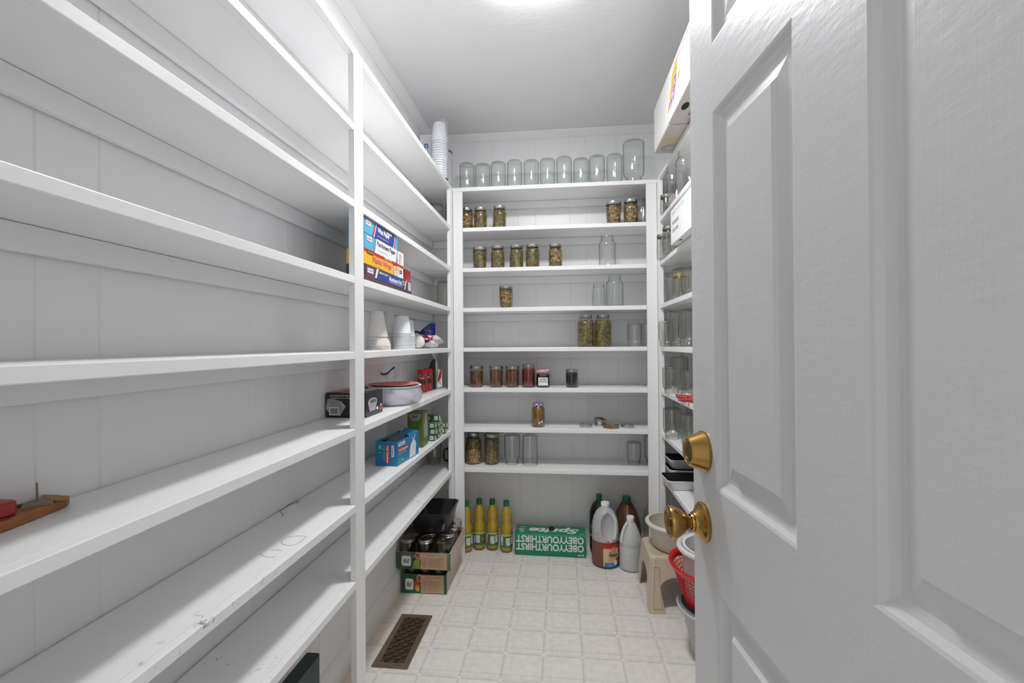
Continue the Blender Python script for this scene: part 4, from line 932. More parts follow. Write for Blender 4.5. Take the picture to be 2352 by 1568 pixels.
l = MB(); M = frame((.004, -.0275, .012), (.9, .35, 0), (0, 0, 1)); put_poly(l, [(0, 0), (.030, 0), (.030, .09), (0, .10)], M, .001, 0); put_poly(l, [(.004, .02), (.024, .05), (.026, .09), (.018, .09), (.002, .045)], M, .0015, 1)
part('printed_patch', l, [PAPER, REDB], t)

# shelf 6: bin bag box, green box, little lid boxes
Z6 = TOP[6]
br = on_z(912, 1071.4, Z6); bl = on_z(862.2, 1069.3, Z6); fr_ = on_z(962, 1040.9, Z6)
ux_ = (br-bl); W = ux_.length; ux_.normalize(); L = (fr_-br).length; ang = math.atan2(ux_.y, ux_.x)
t = thing('bin_bag_box', 'bright blue tall kitchen bag box with torn open top', 'box', bl+Vector((0, 0, .0006)), ang)
HB = .095
part('carton', MB().add([(0, 0, 0), (W, 0, 0), (W, L, 0), (0, L, 0), (0, 0, HB), (W, 0, HB), (W, L, HB), (0, L, HB)], [(0, 3, 2, 1), (0, 1, 5, 4), (1, 2, 6, 5), (2, 3, 7, 6), (3, 0, 4, 7)]).box(.002, W-.002, .002, L-.002, .07, .074), TEAL, t)
TO = mat('bag_plastic_white', (.75, .76, .80), .4); mm = blob(.030, .085, .020, 9, .2); part('folded_bags', MB().add([(x_+W/2, y_+L/2, max(.0745, z_+.083)) for x_, y_, z_ in mm.v], mm.f), mat('bags_dark', (.10, .11, .14), .5), t, 40)
fl = MB(); fl.add([(W, L*.55, HB), (W, L, HB), (W*.45, L, HB+.014), (W*.40, L*.62, HB+.010)], [(0, 1, 2, 3)]).add([(0, 0, HB), (0, L*.9, HB), (.012, L*.9, HB-.006), (.012, 0, HB-.004)], [(0, 1, 2, 3)]).add([(W*.62, L*.62, HB+.01), (W*.72, L*.60, HB+.012), (W*.75, L*.66, HB+.030), (W*.62, L*.68, HB+.028)], [(0, 1, 2, 3)])
part('torn_flap', fl, TEAL, t)
l = MB(); M = facey(0, -.0003, 0)
def vtext(body, x0, w, y0, h, mi, lift, bold=.03):      # lettering turned to read downwards
    Mv = M @ Matrix.Translation((x0, y0+h, 0)) @ Matrix.Rotation(-math.pi/2, 4, 'Z'); put_text(l, body, h, w, Mv, 0, 0, lift, mi, bold)
put_poly(l, rrect(.0515, .046, .0075, .038, .005), M, .0004, 0); vtext('Tall Kitchen', .047, .009, .012, .068, 1, .0008, .045)
put_rect(l, .0670, .0780, .036, .080, M, .0004, 1); vtext('Culinary', .0690, .007, .039, .038, 3, .0008); vtext('FLAP TIE BAGS', .0345, .005, .022, .052, 2, .0006, .02)
put_rect(l, .012, .028, .062, .080, M, .0004, 4); put_text(l, '13', .010, .009, M, .015, .068, .0008, 2, .03); put_rect(l, .012, .024, .046, .058, M, .0004, 3); put_text(l, '45', .009, .007, M, .0135, .0485, .0008, 2, .03)
PF = [REDB, WHT, mat('box_lime_text', (.45, .65, .15), .4), NAVY, mat('box_green_sq', (.05, .35, .25), .4)]
part('end_print', l, PF, t); l = MB()
M2 = facex(W+.0003, 0, 0)
put_rect(l, .012, .075, .072, .086, M2, .0004, 1); put_text(l, 'Culinary', .05, .008, M2, .018, .075, .0008, 3, .02); put_rect(l, .008, .110, .050, .064, M2, .0004, 0); put_text(l, 'Tall Kitchen', .09, .009, M2, .014, .052, .0008, 1, .04); put_text(l, 'FLAP TIE', .075, .007, M2, .014, .040, .0006, 2, .03)
put_rect(l, .012, .034, .010, .030, M2, .0004, 4); put_text(l, '45', .014, .010, M2, .042, .012, .0006, 1, .03)
put_poly(l, [(.120, .004), (.185, .004), (.192, .050), (.180, .066), (.160, .070), (.140, .062), (.124, .040)], M2, .0005, 1)
put_poly(l, [(.156, .068), (.148, .086), (.152, .088), (.162, .070)], M2, .0006, 1); put_poly(l, [(.162, .068), (.178, .092), (.184, .090), (.170, .068)], M2, .0006, 1)
part('side_print', l, PF, t)
# green jar-lid carton
a = on_z(971.5, 1028, Z6); b_ = on_z(936.5, 1028, Z6)
W = .072; OLV = mat('box_olive', (.12, .17, .025), .4)
t = thing('lid_carton', 'tall olive green carton with grey half-circle logo behind blue box', 'box', (a.x-W, a.y, Z6+.0006), .02); HB = .158; L = .090
part('carton', MB().box(0, W, 0, L, 0, HB), OLV, t, bevel=.001)
l = MB(); M = facey(0, -.0004, 0); put_poly(l, ellipse(W/2, HB-.006, .031, .034, 20, 180, 360), M, .0004, 0); put_poly(l, ellipse(W/2, HB-.006, .026, .029, 20, 180, 360), M, .0008, 1); put_text(l, 'Ball', .026, .012, M, W/2-.013, HB-.024, .0012, 3, .02, .3)
for k in range(6): put_rect(l, .010, .050, .080-.008*k, .0815-.008*k, M, .0004, 2)
PF = [INKG, GRY, mat('box_pale_green', (.40, .50, .22), .4), INK]
part('front_print', l, PF, t); l = MB()
M2 = facex(W+.0004, 0, 0); put_poly(l, ellipse(.045, .135, .018, .014), M2, .0004, 2); put_rect(l, .03, .06, .10, .15, M2, .0003, 2); put_rect(l, .01, .08, .04, .105, M2, .0004, 1)
part('side_print', l, PF, t)
# small boxes of jar lids
LG = mat('small_box_green', (.05, .14, .05), .4); LC = mat('small_box_cream', (.62, .60, .48), .5); LR = mat('small_box_picture', (.45, .16, .08), .5)
bx = [(2.215, 0, 3, .0), (2.265, 0, 4, .004), (2.320, 0, 3, .0), (2.40, 0, 2, .006)]; cnt = 0; wh = ['first', 'second', 'third', 'fourth']
lev = ['bottom', 'second up', 'third up', 'topmost']
for si, (yy, _, n, xo) in enumerate(bx):
    for k in range(n):
        cnt += 1; x0 = -.690+xo+(k % 2)*.004
        t = thing('lid_box', 'small green and cream lid box, %s in the %s pile from the front' % (lev[k], wh[si]), 'box', (x0, yy+.0006*k, Z6+.0008+k*.0292), (k % 3-1)*.02, 'little jar lid boxes on the left shelf')
        part('carton', MB().box(0, .074, 0, .042, 0, .0285), LG, t, bevel=.0008)
        l = MB(); M = facex(.0743, 0, 0); put_rect(l, .004, .038, .003, .013, M, .0004, 0); put_poly(l, rrect(.010, .020, .006, .006, .002), M, .0004, 1); put_rect(l, .020, .038, .016, .025, M, .0004, 2)
        part('side_print', l, [LC, WHT, LR, INK], t); l = MB()
        M = facey(0, -.0003, 0); put_poly(l, rrect(.060, .015, .009, .009, .003), M, .0004, 1); put_rect(l, .004, .030, .004, .024, M, .0004, 0); put_text(l, 'Ball', .012, .006, M, .054, .012, .0008, 3, .02, .3)
        part('end_print', l, [LC, WHT, LR, INK], t)
# black mug at the corner of the lowest shelf
t = thing('black_mug', 'black handled mug half behind the left back post, lowest shelf', 'mug', (-.620, 2.655, TOP[7]+.0006))
BM = mat('black_ceramic', (.012, .012, .013), .2)
part('mug_body', MB().lathe([(0, 0), (.036, 0), (.040, .006), (.041, .105), (.038, .105), (.036, .01), (0, .01)], 36), BM, t, 40)
part('handle', MB().tube([(-.039, -.004, .090), (-.054, -.012, .088), (-.060, -.014, .070), (-.060, -.014, .040), (-.053, -.012, .024), (-.039, -.004, .020)], .0055, 10), BM, t, 60)

# top of the left shelves: cups in a bag
t = cup_stack('tall stack of upturned white foam cups at the far end of the top left shelf', -.640, 2.435, TOP[0], .0435, .0315, 16, .0128, .104, CUPP, None)
t = thing('cup_bag', 'clear plastic bag with a pointed top around the tall cup stack', 'bag', (-.640, 2.435, TOP[0]+.0008))
mm = MB(); rings = []
for z, r, e, ox in ((0, .047, .0, 0), (.1, .0495, .004, .0), (.2, .047, .006, 0), (.27, .044, .006, .002), (.298, .036, .008, .006), (.312, .018, .008, .014), (.324, .004, .002, .020)):
    rings.append([((r+e*math.sin(5*a_+z*40))*math.cos(a_)+ox, (r+e*math.sin(3*a_+z*30))*math.sin(a_), z) for a_ in [2*math.pi*k/32 for k in range(32)]])
mm.loft(rings, cap0=False); part('bag_body', mm, film('clear_bag', (.86, .88, .92), .16, .08), t, 60)
t = thing('printed_carton', 'white carton lettered in blue beside the tall bagged cups', 'box', (-.786, 2.56, TOP[0]+.0006)); HB = .300
part('carton', MB().box(0, .074, 0, .09, 0, HB), WHT, t, bevel=.002)
l = MB(); M = facey(0, -.0003, 0); put_text(l, 'n', .022, .028, M, .026, .222, .0005, 0, .03); put_text(l, 'os', .038, .024, M, .010, .180, .0005, 0, .03); put_rect(l, .015, .066, .165, .167, M, .0004, 0); put_rect(l, .0, .07, .0, .09, M, .0004, 1)
part('lettering', l, [mat('print_azure', (.01, .25, .55), .4), GRY], t)
t = thing('lidded_canister', 'grey canister with dark rim peeking out behind the bagged cups', 'canister', (-.655, 2.62, TOP[0]+.0006))
part('canister_body', MB().lathe([(0, 0), (.038, 0), (.040, .004), (.040, .214), (.037, .218), (0, .218)], 32), mat('canister_grey', (.52, .52, .54), .4), t, 40); part('rim', MB().lathe([(.0405, .210), (.042, .212), (.042, .220), (.040, .222), (0, .222)], 32), mat('canister_rim', (.10, .11, .12), .35), t, 40)

# wooden pointed tool lying on the near shelf
WOODO = mat('orange_wood', (.42, .15, .035), .42, noise=(18, .36, (.27, .085, .02)))
tip = on_z(204, 1160, Z5)
t = thing('wooden_board', 'thick orange varnished wood board with pointed end lying on near shelf', 'board', (-.767, .33, Z5+.0006))
yt = tip.y-.33
part('board_body', MB().prism([(-.030, 0), (.030, 0), (.030, yt-.10), (.012, yt-.012), (.004, yt), (-.022, yt), (-.030, yt-.01)], 0, .014), WOODO, t, bevel=.002)
def bl_(px, py, h=.0142): p = on_z(px, py, Z5+.0006+h); return (p.x+.767, p.y-.33)
part('raised_strip', MB().prism([bl_(98, 1139), bl_(94, 1148), bl_(126, 1153), bl_(158, 1151), bl_(160, 1144), bl_(136, 1140)][::-1], .0142, .0172), mat('worn_wood', (.30, .15, .05), .5), t, bevel=.001)
c_ = bl_(88, 1158)
part('metal_clip', MB().prism([(c_[0]+u, c_[1]+v) for u, v in ((-.020, -.020), (-.004, -.004), (-.012, .014), (.004, .008), (.020, .004), (.010, -.008), (.004, -.026), (-.006, -.014))], .0142, .0190).tube([(c_[0]-.004, c_[1]+.002, .018), (c_[0]-.010, c_[1]+.006, .044)], .0013, 8), mat('dull_metal', (.22, .20, .16), .5, .5), t)
r_ = bl_(38, 1178)
part('red_block', MB().prism(rrect(r_[0]-.012, r_[1]-.075, .020, .075, .012), .0142, .034), mat('red_plastic', (.34, .008, .02), .35), t, 40, bevel=.003)

# dark green slab on the floor under the near shelves
t = thing('green_folder', 'dark green flat case standing on floor under the near left shelves', 'case', (-.706, 1.262, .0006))
part('case_body', MB().prism(rrect(0, -.16, .020, .16, .006), 0, .330), mat('dark_green_case', (.003, .022, .024), .35), t, 40, bevel=.003)

# ------------------------------------------------------------------ floor register
c0 = on_z(852.9, 1528, .004); c1 = on_z(934.8, 1536.5, .004); c2 = on_z(993, 1414.8, .004); c3 = on_z(924.7, 1408.8, .004)
wx = ((c1-c0).length+(c2-c3).length)/2; wy = ((c3-c0).length+(c2-c1).length)/2; cc = (c0+c1+c2+c3)/4
t = thing('floor_register', 'bronze floor vent grille set in the vinyl floor near the left baseboard', 'floor vent', (cc.x, cc.y, .0002), 0)
BRZ = mat('bronze_paint', (.20, .145, .095), .38, .4)
part('duct_opening', MB().box(-wx/2+.012, wx/2-.012, -wy/2+.016, wy/2-.016, 0, .0008), DARK, t)
fx0, fy0 = wx/2-.022, wy/2-.024
fm = MB()
for x0_, x1_, y0_, y1_ in ((-wx/2, -fx0, -wy/2, wy/2), (fx0, wx/2, -wy/2, wy/2), (-fx0, fx0, -wy/2, -fy0), (-fx0, fx0, fy0, wy/2)):
    fm.box(x0_, x1_, y0_, y1_, .001, .0055)
part('frame', fm, BRZ, t)
# basket-weave slots: bars between openings
gm = MB(); nx, ny = 5, 15; cw = 2*fx0/nx; ch = 2*fy0/ny; bz = (.0015, .0050)
for i in range(nx):
    for j in range(ny):
        ax, ay = -fx0+i*cw, -fy0+j*ch; e = .0023
        if (i+j) % 2 == 0:      # slots run along Y
            for k in range(4): q0 = ax+cw*k/3-e/2; gm.box(q0-.0003*0, q0+e*1.3, ay, ay+ch, *bz)
            gm.box(ax, ax+cw, ay-e*.6, ay+e*.6, *bz)
        else:
            for k in range(3): q0 = ay+ch*k/2-e/2; gm.box(ax, ax+cw, q0, q0+e*1.3, *bz)
            gm.box(ax-e*.6, ax+e*.6, ay, ay+ch, *bz)
part('grille', gm, BRZ, t)

# ------------------------------------------------------------------ jar trays and roasting pan on the floor
BG = mat('tray_green', (.03, .11, .05), .3); BLIGHT = mat('tray_leaf', (.10, .26, .06), .3); TAN = mat('tray_tan', (.56, .36, .22), .5); CARD = mat('tray_cardboard', (.62, .53, .45), .7); BDK = mat('tray_dark', (.05, .045, .04), .5)
def tray(label, p_bl, p_br, depth, z0, h, lower, tw):
    ux_ = (p_br-p_bl); ux_.z = 0; W = ux_.length; ux_.normalize()
    t = thing('jar_tray', label, 'jar tray', (p_bl.x, p_bl.y, z0), math.atan2(ux_.y, ux_.x), 'cardboard jar trays on the floor'); th = .003
    part('tray_body', MB().box(0, W, 0, th, 0, h).box(0, W, depth-th, depth, 0, h).box(0, th, th, depth-th, 0, h).box(W-th, W, th, depth-th, 0, h).box(th, W-th, th, depth-th, 0, th), CARD, t)
    l = MB(); M = facey(0, -.0004, 0)
    put_rect(l, 0, W, 0, h, M, 0, 0); put_rect(l, W*.44, W*.95, .003, h-.002, M, .0004, 1)
    if not lower: put_rect(l, W*.95, W, 0, h, M, .0005, 2); put_poly(l, [(W*.30, .002), (W*.44, .002), (W*.47, .040), (W*.40, .060), (W*.33, .035)], M, .0004, 2)
    put_poly(l, rrect(W*.185, h*.48, W*.09, h*.30, .010), M, .0008, 3); put_text(l, 'Ball', W*.12, h*.26, M, W*.125, h*.36, .0012, 4, .01, .35)
    put_poly(l, ellipse(W*.405, h*.82, W*.057, h*.19), M, .0008, 3); put_poly(l, ellipse(W*.405, h*.82, W*.050, h*.165), M, .0012, 5)
    if lower:
        put_poly(l, ellipse(W*.345, h*.50, W*.055, h*.18), M, .0008, 6); put_poly(l, ellipse(W*.36, h*.30, W*.05, h*.16), M, .0010, 7); put_poly(l, ellipse(W*.375, h*.22, W*.03, h*.12), M, .0012, 8)
    else:
        for k in range(4): put_poly(l, [(W*(.30+.035*k), .006), (W*(.31+.035*k), .006), (W*(.36+.02*k), h*.55), (W*(.35+.02*k), h*.55)], M, .0009, 8)
    put_text(l, 'WHAT CAN YOU MAKE', W*.32, h*.07, M, W*.56, h*.82, .0008, 9, .02)
    for k in range(9): put_rect(l, W*.60, W*(.90-.03*(k % 3)), h*(.68-.065*k), h*(.695-.065*k), M, .0008, 9)
    for k in range(7): put_rect(l, W*.47, W*.57, h*(.64-.08*k), h*(.66-.08*k), M, .0008, 9)
    part('printed_front', l, [BG, TAN, BLIGHT, PAPER, INK, mat('print_tomato', (.40, .09, .05), .4), REDB, mat('print_orange', (.75, .22, .03), .4), mat('print_amber', (.75, .45, .10), .4), mat('print_brown', (.27, .14, .07), .5)], t)
    part('cut_edge', MB().box(W+.0002, W+.0022, .002, .006, 0, h), BDK, t)
    return t, W
lbl, lbr = on_z(911.4, 1360.2, 0), on_z(1024.8, 1365.5, 0)
lbl.x = max(lbl.x, XW+.020); t1, W1 = tray('lower green and tan jar tray showing fruit, standing on the floor', lbl, lbr, .325, .0006, .090, True, 0)
ZU = .128
ubl, ubr = on_z(904.3, 1307.5, ZU), on_z(1032.9, 1311, ZU); ubl.x = XW+.006; ubl.y = ubr.y+.004
t2_, W2 = tray('upper green and tan jar tray showing green beans, stacked on another tray', ubl, ubr, .325, ZU, .080, False, 0)
import itertools
GJ = glass('jar_glass_dim', (.90, .88, .85), (.20, .18, .15))
def place_in(tr, u, v): M = Matrix.Translation(tr.location) @ Matrix.Rotation(tr.rotation_euler.z, 4, 'Z'); p = M @ Vector((u, v, 0)); return p.x, p.y
w3 = ['left', 'middle', 'right']
for j in range(4):
    for i in range(3):
        x_, y_ = place_in(t2_, .0425+i*(W2-.085)/2,   .043+j*.0795)
        lidm = None if (i == 2 and j == 0) else (STEEL if i else DARKLID)
        row_ = ['front', 'second', 'third', 'back'][j]
        jar('tray_jar', 'squat jar %s, %s row of the upper tray, %s column' % ('without a lid' if lidm is None else 'with a lid', row_, w3[i]), 'canning jar', x_, y_, ZU+.0035, 'wide', .0360, .126, lid=lidm is not None, glassm=GJ, lidm=lidm, group='jars packed in the floor trays')
for i in range(3):
    for j in range(1, 2) if False else range(2):
        x_, y_ = place_in(t1, .0425+i*(W1-.085)/2,   .043+j*.0795)
        jar('tray_jar', 'jar in the lower tray, %s row, %s column' % (['front', 'second'][j], w3[i]), 'canning jar', x_, y_, .0042, 'wide', .0335, .117, lid=True, glassm=GJ, lidm=DARKLID, group='jars packed in the floor trays')
# clear shrink film on the upper tray
fm = film('shrink_film', (.70, .72, .72), .14, .06)
t = thing('shrink_film', 'torn glossy shrink film stretched over the jars of the upper tray', 'plastic film', (ubr.x, ubr.y, ZU))
part('film_side', sheet(lambda a, b: (.006+.004*math.sin(a*14), .01+.30*a, .07+b*(.055+.02*math.sin(a*9))), 20, 6), fm, t, 60)
part('film_front', sheet(lambda a, b: (-.23+.225*a, -.004-.003*math.sin(a*11), .06+b*(.035-.028*math.sin(a*3.1)+.01*math.sin(a*17))), 24, 5), fm, t, 60)
# roasting pan
PANM = mat('dark_pan', (.055, .055, .06), .30, .7); PANI = mat('pan_inside', (.012, .012, .013), .35)
rf = on_z(1032, 1182.5, .362); rb = on_z(1054, 1145, .362)
px0, px1, py0, py1 = XW+.030, rf.x, rf.y, min(rb.y, 2.509); zb = ZU+.0035+.128+.002
t = thing('roasting_pan', 'deep dark non-stick roasting pan resting on the jar lids', 'pan', ((px0+px1)/2, (py0+py1)/2, zb))
hx, hy = (px1-px0)/2, (py1-py0)/2; hh = .362-zb; rings = []
for ins, z, in ((.030, 0), (.024, .004), (.006, hh-.006), (0, hh-.004), (0, hh), (.005, hh), (.011, hh-.005), (.028, .008), (.034, .004)):
    rings.append([(x_, y_, z) for x_, y_ in rrect(0, 0, hx-ins, hy-ins, .030, 5)])
mm = MB(); mm.loft(rings[:6], 0, cap1=False); mm.loft(rings[5:], 1, cap0=False); part('pan_body', mm, [PANM, PANI], t, 50)
x_, y_ = place_in(t2_, W2-.040, .044+3*.079)

# ------------------------------------------------------------------ right side: stool, tubs, basket
BEIGE = mat('beige_plastic', (.62, .51, .385), .38, sub=0)
SX0, SX1, SY0, SY1 = .392, .640, 2.178, 2.405; BX, BY = .014, .050; HS = .232
t = thing('step_stool', 'beige plastic step stool with arched sides on the floor', 'stool', ((SX0+SX1)/2, (SY0+SY1)/2, .0006))
hx, hy = (SX1-SX0)/2, (SY1-SY0)/2
def side_panel(half_t, half_b, other_t, other_b, axis, sgn, leg_t, leg_b, archz, th=.004):
    """trapezoid panel with an arch cut out; axis 'x' = panel normal along x"""
    outer = [(-half_b, 0), (-half_b+leg_b, 0)]
    inner_w_t = half_t-leg_t; n = 12
    arch = []
    for k in range(n+1):
        a_ = math.pi*(1-k/n); w_ = (half_b-leg_b)*(1-.0)
        zc = archz-.05; arch.append((math.cos(a_)*inner_w_t, zc+.05*math.sin(a_)))
    pts = outer+arch+[(half_b-leg_b, 0), (half_b, 0), (half_t, HS-.010), (-half_t, HS-.010)]
    m = MB(); out = []
    for lift in (0, th):
        ring = []
        for u, z in pts:
            f = z/HS; off = other_b+(other_t-other_b)*f-lift
            ring.append((sgn*off, u, z) if axis == 'x' else (u, sgn*off, z))
        out.append(ring)
    m.loft(out); return m
for axis, sgn, nm in (('x', -1, 'side'), ('x', 1, 'side'), ('y', -1, 'side'), ('y', 1, 'side')):
    if axis == 'x': mm = side_panel(hy-.004, hy+BY-.0, hx, hx+BX, 'x', sgn, .030, .062, .150)
    else: mm = side_panel(hx-.004, hx+BX, hy, hy+BY, 'y', sgn, .035, .072, .150)
    part('side_panel', mm, BEIGE, t, 30)
for sx in (-1, 1):          # rounded corner posts
    for sy in (-1, 1):
        def cq(f, r): return (sx*(hx+BX+(0-BX)*f-r), sy*(hy+BY-BY*f-r))
        rings = []
        for f in (0, .5, .955):
            cx_, cy_ = cq(f, .020); ring = []
            for k in range(8):
                a_ = math.pi/2*k/7; ring.append((cx_+sx*.0215*math.cos(a_), cy_+sy*.0215*math.sin(a_), f*HS))
            ring.append((cx_, cy_, f*HS)); rings.append(ring)
        part('leg', MB().loft(rings) , BEIGE, t, 40)
# recessed leg panels on the front face
for sx in (-1, 1):
    pts = []
    for f0, f1 in ((.10, .82),):
        for f, u0, u1 in ((f0, hx+BX-.018, hx+BX-.056), (f1, hx-.014, hx-.036)):
            off = hy+BY-BY*f+.0014; pts += [(sx*u0, -off, f*HS), (sx*u1, -off, f*HS)]
    pts = [Vector(p_) for p_ in (pts[0], pts[1], pts[3], pts[2], pts[0])]
    part('moulded_rib', MB().tube(pts, .0022, 6), BEIGE, t, 60)
rings = [[(x_, y_, z) for x_, y_ in rrect(0, 0, hx-i_, hy-i_, .022, 5)] for i_, z in ((-.0005, HS-.022), (0, HS-.008), (.003, HS-.002), (.008, HS), (.020, HS), (.022, HS-.0015))]
part('seat', MB().loft(rings), BEIGE, t, 50)
# tub on the stool
TUB = film('frosted_tub', (.70, .64, .56), .78, .35)
def tub(name, label, cx_, cy_, z, prof, m, rim=None, cat='tub'):
    t = thing(name, label, cat, (cx_, cy_, z)); part('tub_body', MB().lathe(prof, 56), m, t, 50)
    if rim: part('rim', MB().lathe(rim, 56), rim_m, t, 50)
    return t
rim_m = film('frosted_rim', (.78, .74, .68), .85, .35)
tub('frosted_tub', 'round frosted cream plastic tub sitting on the beige stool', .527, 2.292, HS+.002, [(0, .001), (.090, 0), (.100, .008), (.117, .100), (.119, .114), (.116, .114), (.097, .012), (.088, .006), (0, .006)], TUB, [(.118, .106), (.131, .106), (.134, .110), (.134, .116), (.130, .120), (.117, .120), (.116, .112), (.118, .106)])
# bin, red basket, tub with strainer
CX, CY = .580, 1.85
t = thing('grey_bin', 'pale grey plastic basin on the floor under the red basket', 'basin', (CX, CY, .0006))
part('basin_body', MB().lathe([(0, 0), (.075, 0), (.085, .006), (.128, .185), (.142, .190), (.146, .197), (.142, .203), (.128, .203), (.124, .185), (.082, .012), (0, .008)], 48), film('grey_plastic', (.55, .56, .56), .9, .35), t, 50)
part('rim_band', MB().lathe([(.1285, .2035), (.1400, .2035), (.1400, .2065), (.1285, .2065), (.1285, .2035)], 48), mat('blue_grey_rim', (.22, .25, .32), .35), t, 50)
BRD = mat('red_basket_plastic', (.66, .006, .012), .32)
zb = .0145; t = thing('red_basket', 'round red plastic lattice basket nested in a grey basin', 'basket', (CX, CY, zb+.196)); 
zs, rb0, rb1, HBK = 0, .116, .160, .150
mm = MB().lathe([(0, 0), (rb0-.004, 0), (rb0, .003), (rb0+.003, .016), (rb0, .016), (rb0-.004, .006), (0, .004)], 48); part('basket_base', mm, BRD, t, 50)
part('rim', MB().lathe([(rb1-.002, HBK-.022), (rb1+.004, HBK-.020), (rb1+.010, HBK-.006), (rb1+.015, HBK), (rb1+.013, HBK+.004), (rb1+.004, HBK+.002), (rb1-.003, HBK-.008), (rb1-.002, HBK-.022)], 56), BRD, t, 50)
lat = MB(); NB = 56
for k in range(NB):
    for s_ in (-1, 1):
        pts = []
        for q in range(5):
            f = q/4; a_ = 2*math.pi*k/NB+s_*f*.16*0+ (0 if s_ < 0 else 0); r = rb0+.002+(rb1-rb0-.003)*f; pts.append((r*math.cos(a_), r*math.sin(a_), .014+(HBK-.034)*f))
        if s_ > 0: lat.tube(pts, .0016, 4)
for q in range(1, 8):
    f = q/8; r = rb0+.002+(rb1-rb0-.003)*f; z = .014+(HBK-.034)*f
    lat.tube([(r*math.cos(2*math.pi*k/48), r*math.sin(2*math.pi*k/48), z) for k in range(49)], .0016, 4, cap=False)
part('lattice', lat, BRD, t, 40)
zt_ = zb+.196+.006
t = thing('white_tub', 'tall frosted white tub standing in the red basket', 'tub', (CX, CY+.010, zt_))
part('tub_body', MB().lathe([(0, .001), (.100, 0), (.108, .008), (.124, .190), (.126, .200), (.123, .200), (.105, .012), (0, .006)], 56), film('frosted_white', (.74, .70, .68), .80, .35), t, 50)
part('rim', MB().lathe([(.124, .186), (.138, .188), (.142, .196), (.140, .204), (.132, .208), (.124, .204), (.124, .186)], 56), film('frosted_white_rim', (.80, .79, .77), .9, .35), t, 50)
t = thing('strainer', 'white slotted strainer insert inside the frosted white tub', 'strainer', (CX, CY+.010, zt_+.100))
STW = mat('white_plastic', (.78, .78, .78), .35)
mm = MB().lathe([(0, 0), (.085, 0), (.095, .010), (.112, .100), (.1215, .104), (.1215, .107), (.110, .106), (.092, .012), (.084, .004), (0, .004)], 48); part('strainer_body', mm, STW, t, 50)
sl = MB()
for k in range(60):
    a_ = 2*math.pi*k/60; M = Matrix.Rotation(a_, 4, 'Z') @ frame((.1005, 0, .048), (0, 1, 0), (.17, 0, 1)); sl.box(-.0014, .0014, 0, .020, 0, .0006, 0, M) if False else sl.add([(-.0014, 0, .0006), (.0014, 0, .0006), (.0014, .020, .0006), (-.0014, .020, .0006)], [(0, 1, 2, 3)], 0, Matrix.Rotation(a_, 4, 'Z') @ frame((.0985, 0, .046), (0, -1, 0), (.19, 0, 1)))
part('slots', sl, INKG, t)

# ------------------------------------------------------------------ right shelves
CB = mat('white_corrugate', (.60, .60, .59), .6); CBI = mat('kraft_grey', (.52, .48, .43), .7); ORG = mat('print_orange_2', (.85, .36, .02), .5); TAPE = mat('tan_tape', (.60, .45, .26), .35); MAR = mat('print_maroon', (.25, .03, .05), .5); PUR2 = mat('print_violet', (.20, .12, .35), .5); SCR = mat('print_faint_red', (.60, .25, .25), .5)
pc_ = on_z(1503, 353.6, TOP[0]); bx0, yf = pc_.x, pc_.y; yn = yf-.76; HBX = .205
t = thing('white_carton', 'large white corrugated carton overhanging the top right shelf near the ceiling', 'carton', (bx0, yf, TOP[0]+.0008)); Lb = yf-yn; Wb = XWR-.012-bx0
part('carton', MB().box(0, Wb, -Lb, 0, .006, HBX), CB, t, bevel=.0015)
part('bottom_flap', MB().box(.001, Wb-.001, -.285, -.001, 0, .0055).box(.001, Wb-.001, -Lb+.001, -.300, .004, .0058), CBI, t)
l = MB(); M = frame((-.0004, 0, 0), (0, -1, 0), (0, 0, 1))          # side facing the aisle, x runs towards the camera
put_poly(l, [(.36, .165), (.44, .185), (.43, .150), (.385, .145), (.33, .075), (.315, .085)], M, .0004, 0); put_poly(l, [(.455, .120), (.475, .125), (.470, .098), (.450, .095)], M, .0004, 0); put_poly(l, [(.285, .062), (.315, .085), (.312, .070), (.288, .045)], M, .0004, 0)
part('printed_patches', l, [ORG], t)
sc = MB(); rnd = random.Random(3)
def scribble(x0, y0, x1, y1, n, r, mi, amp):
    pts = []
    for k in range(n):
        f = k/(n-1); pts.append(M @ Vector((x0+(x1-x0)*f+rnd.uniform(-amp, amp), y0+(y1-y0)*f+rnd.uniform(-amp, amp), .0006)))
    sc.tube(pts, r, 4, mi)
for k in range(5): scribble(.30+.02*k, .055, .42, .120, 16, .0007, k % 2, .012)
scribble(.36, .10, .43, .155, 12, .0010, 0, .010)
put_text(sc, 'ORANGES', .10, .014, M @ Matrix.Translation((.40, .190, 0)), 0, -.014, .0005, 1, 0); put_text(sc, 'FLORIDA', .12, .012, M, .52, .183, .0005, 1, 0)
part('scribbled_print', sc, [PUR2, SCR], t)
# underside details
l = MB(); FL = Matrix.Diagonal((1, -1, 1, 1)); MU = frame((0, 0, -.0003), (0, -1, 0), (-1, 0, 0)) @ FL     # x runs towards the camera, y into the shelf; faces down
put_rect(l, .120, .165, .002, .0862, MU, .0003, 0); l.add([(x_, y_, .0005) for x_, y_ in ellipse(.060, .055, .036, .034)], [tuple(range(20))], 1, MU); l.add([(x_, y_, .0007) for x_, y_ in ellipse(.060, .055, .032, .030)], [tuple(range(20))], 2, MU); l.add([(x_, y_, .0009) for x_, y_ in ellipse(.060, .055, .024, .022)], [tuple(range(20))], 1, MU); l.add([(x_, y_, .0011) for x_, y_ in ellipse(.060, .055, .021, .019)], [tuple(range(20))], 2, MU)
part('certificate_stamp', l, [TAPE, INKG, CBI], t); l = MB()
MU2 = frame((0, 0, .0038), (0, -1, 0), (-1, 0, 0)) @ FL; put_poly(l, ellipse(.43, .030, .030, .013), MU2, .0004, 3)
for k in range(4): put_rect(l, .36+.018*k, .373+.018*k, .058, .078, MU2, .0004, 4)
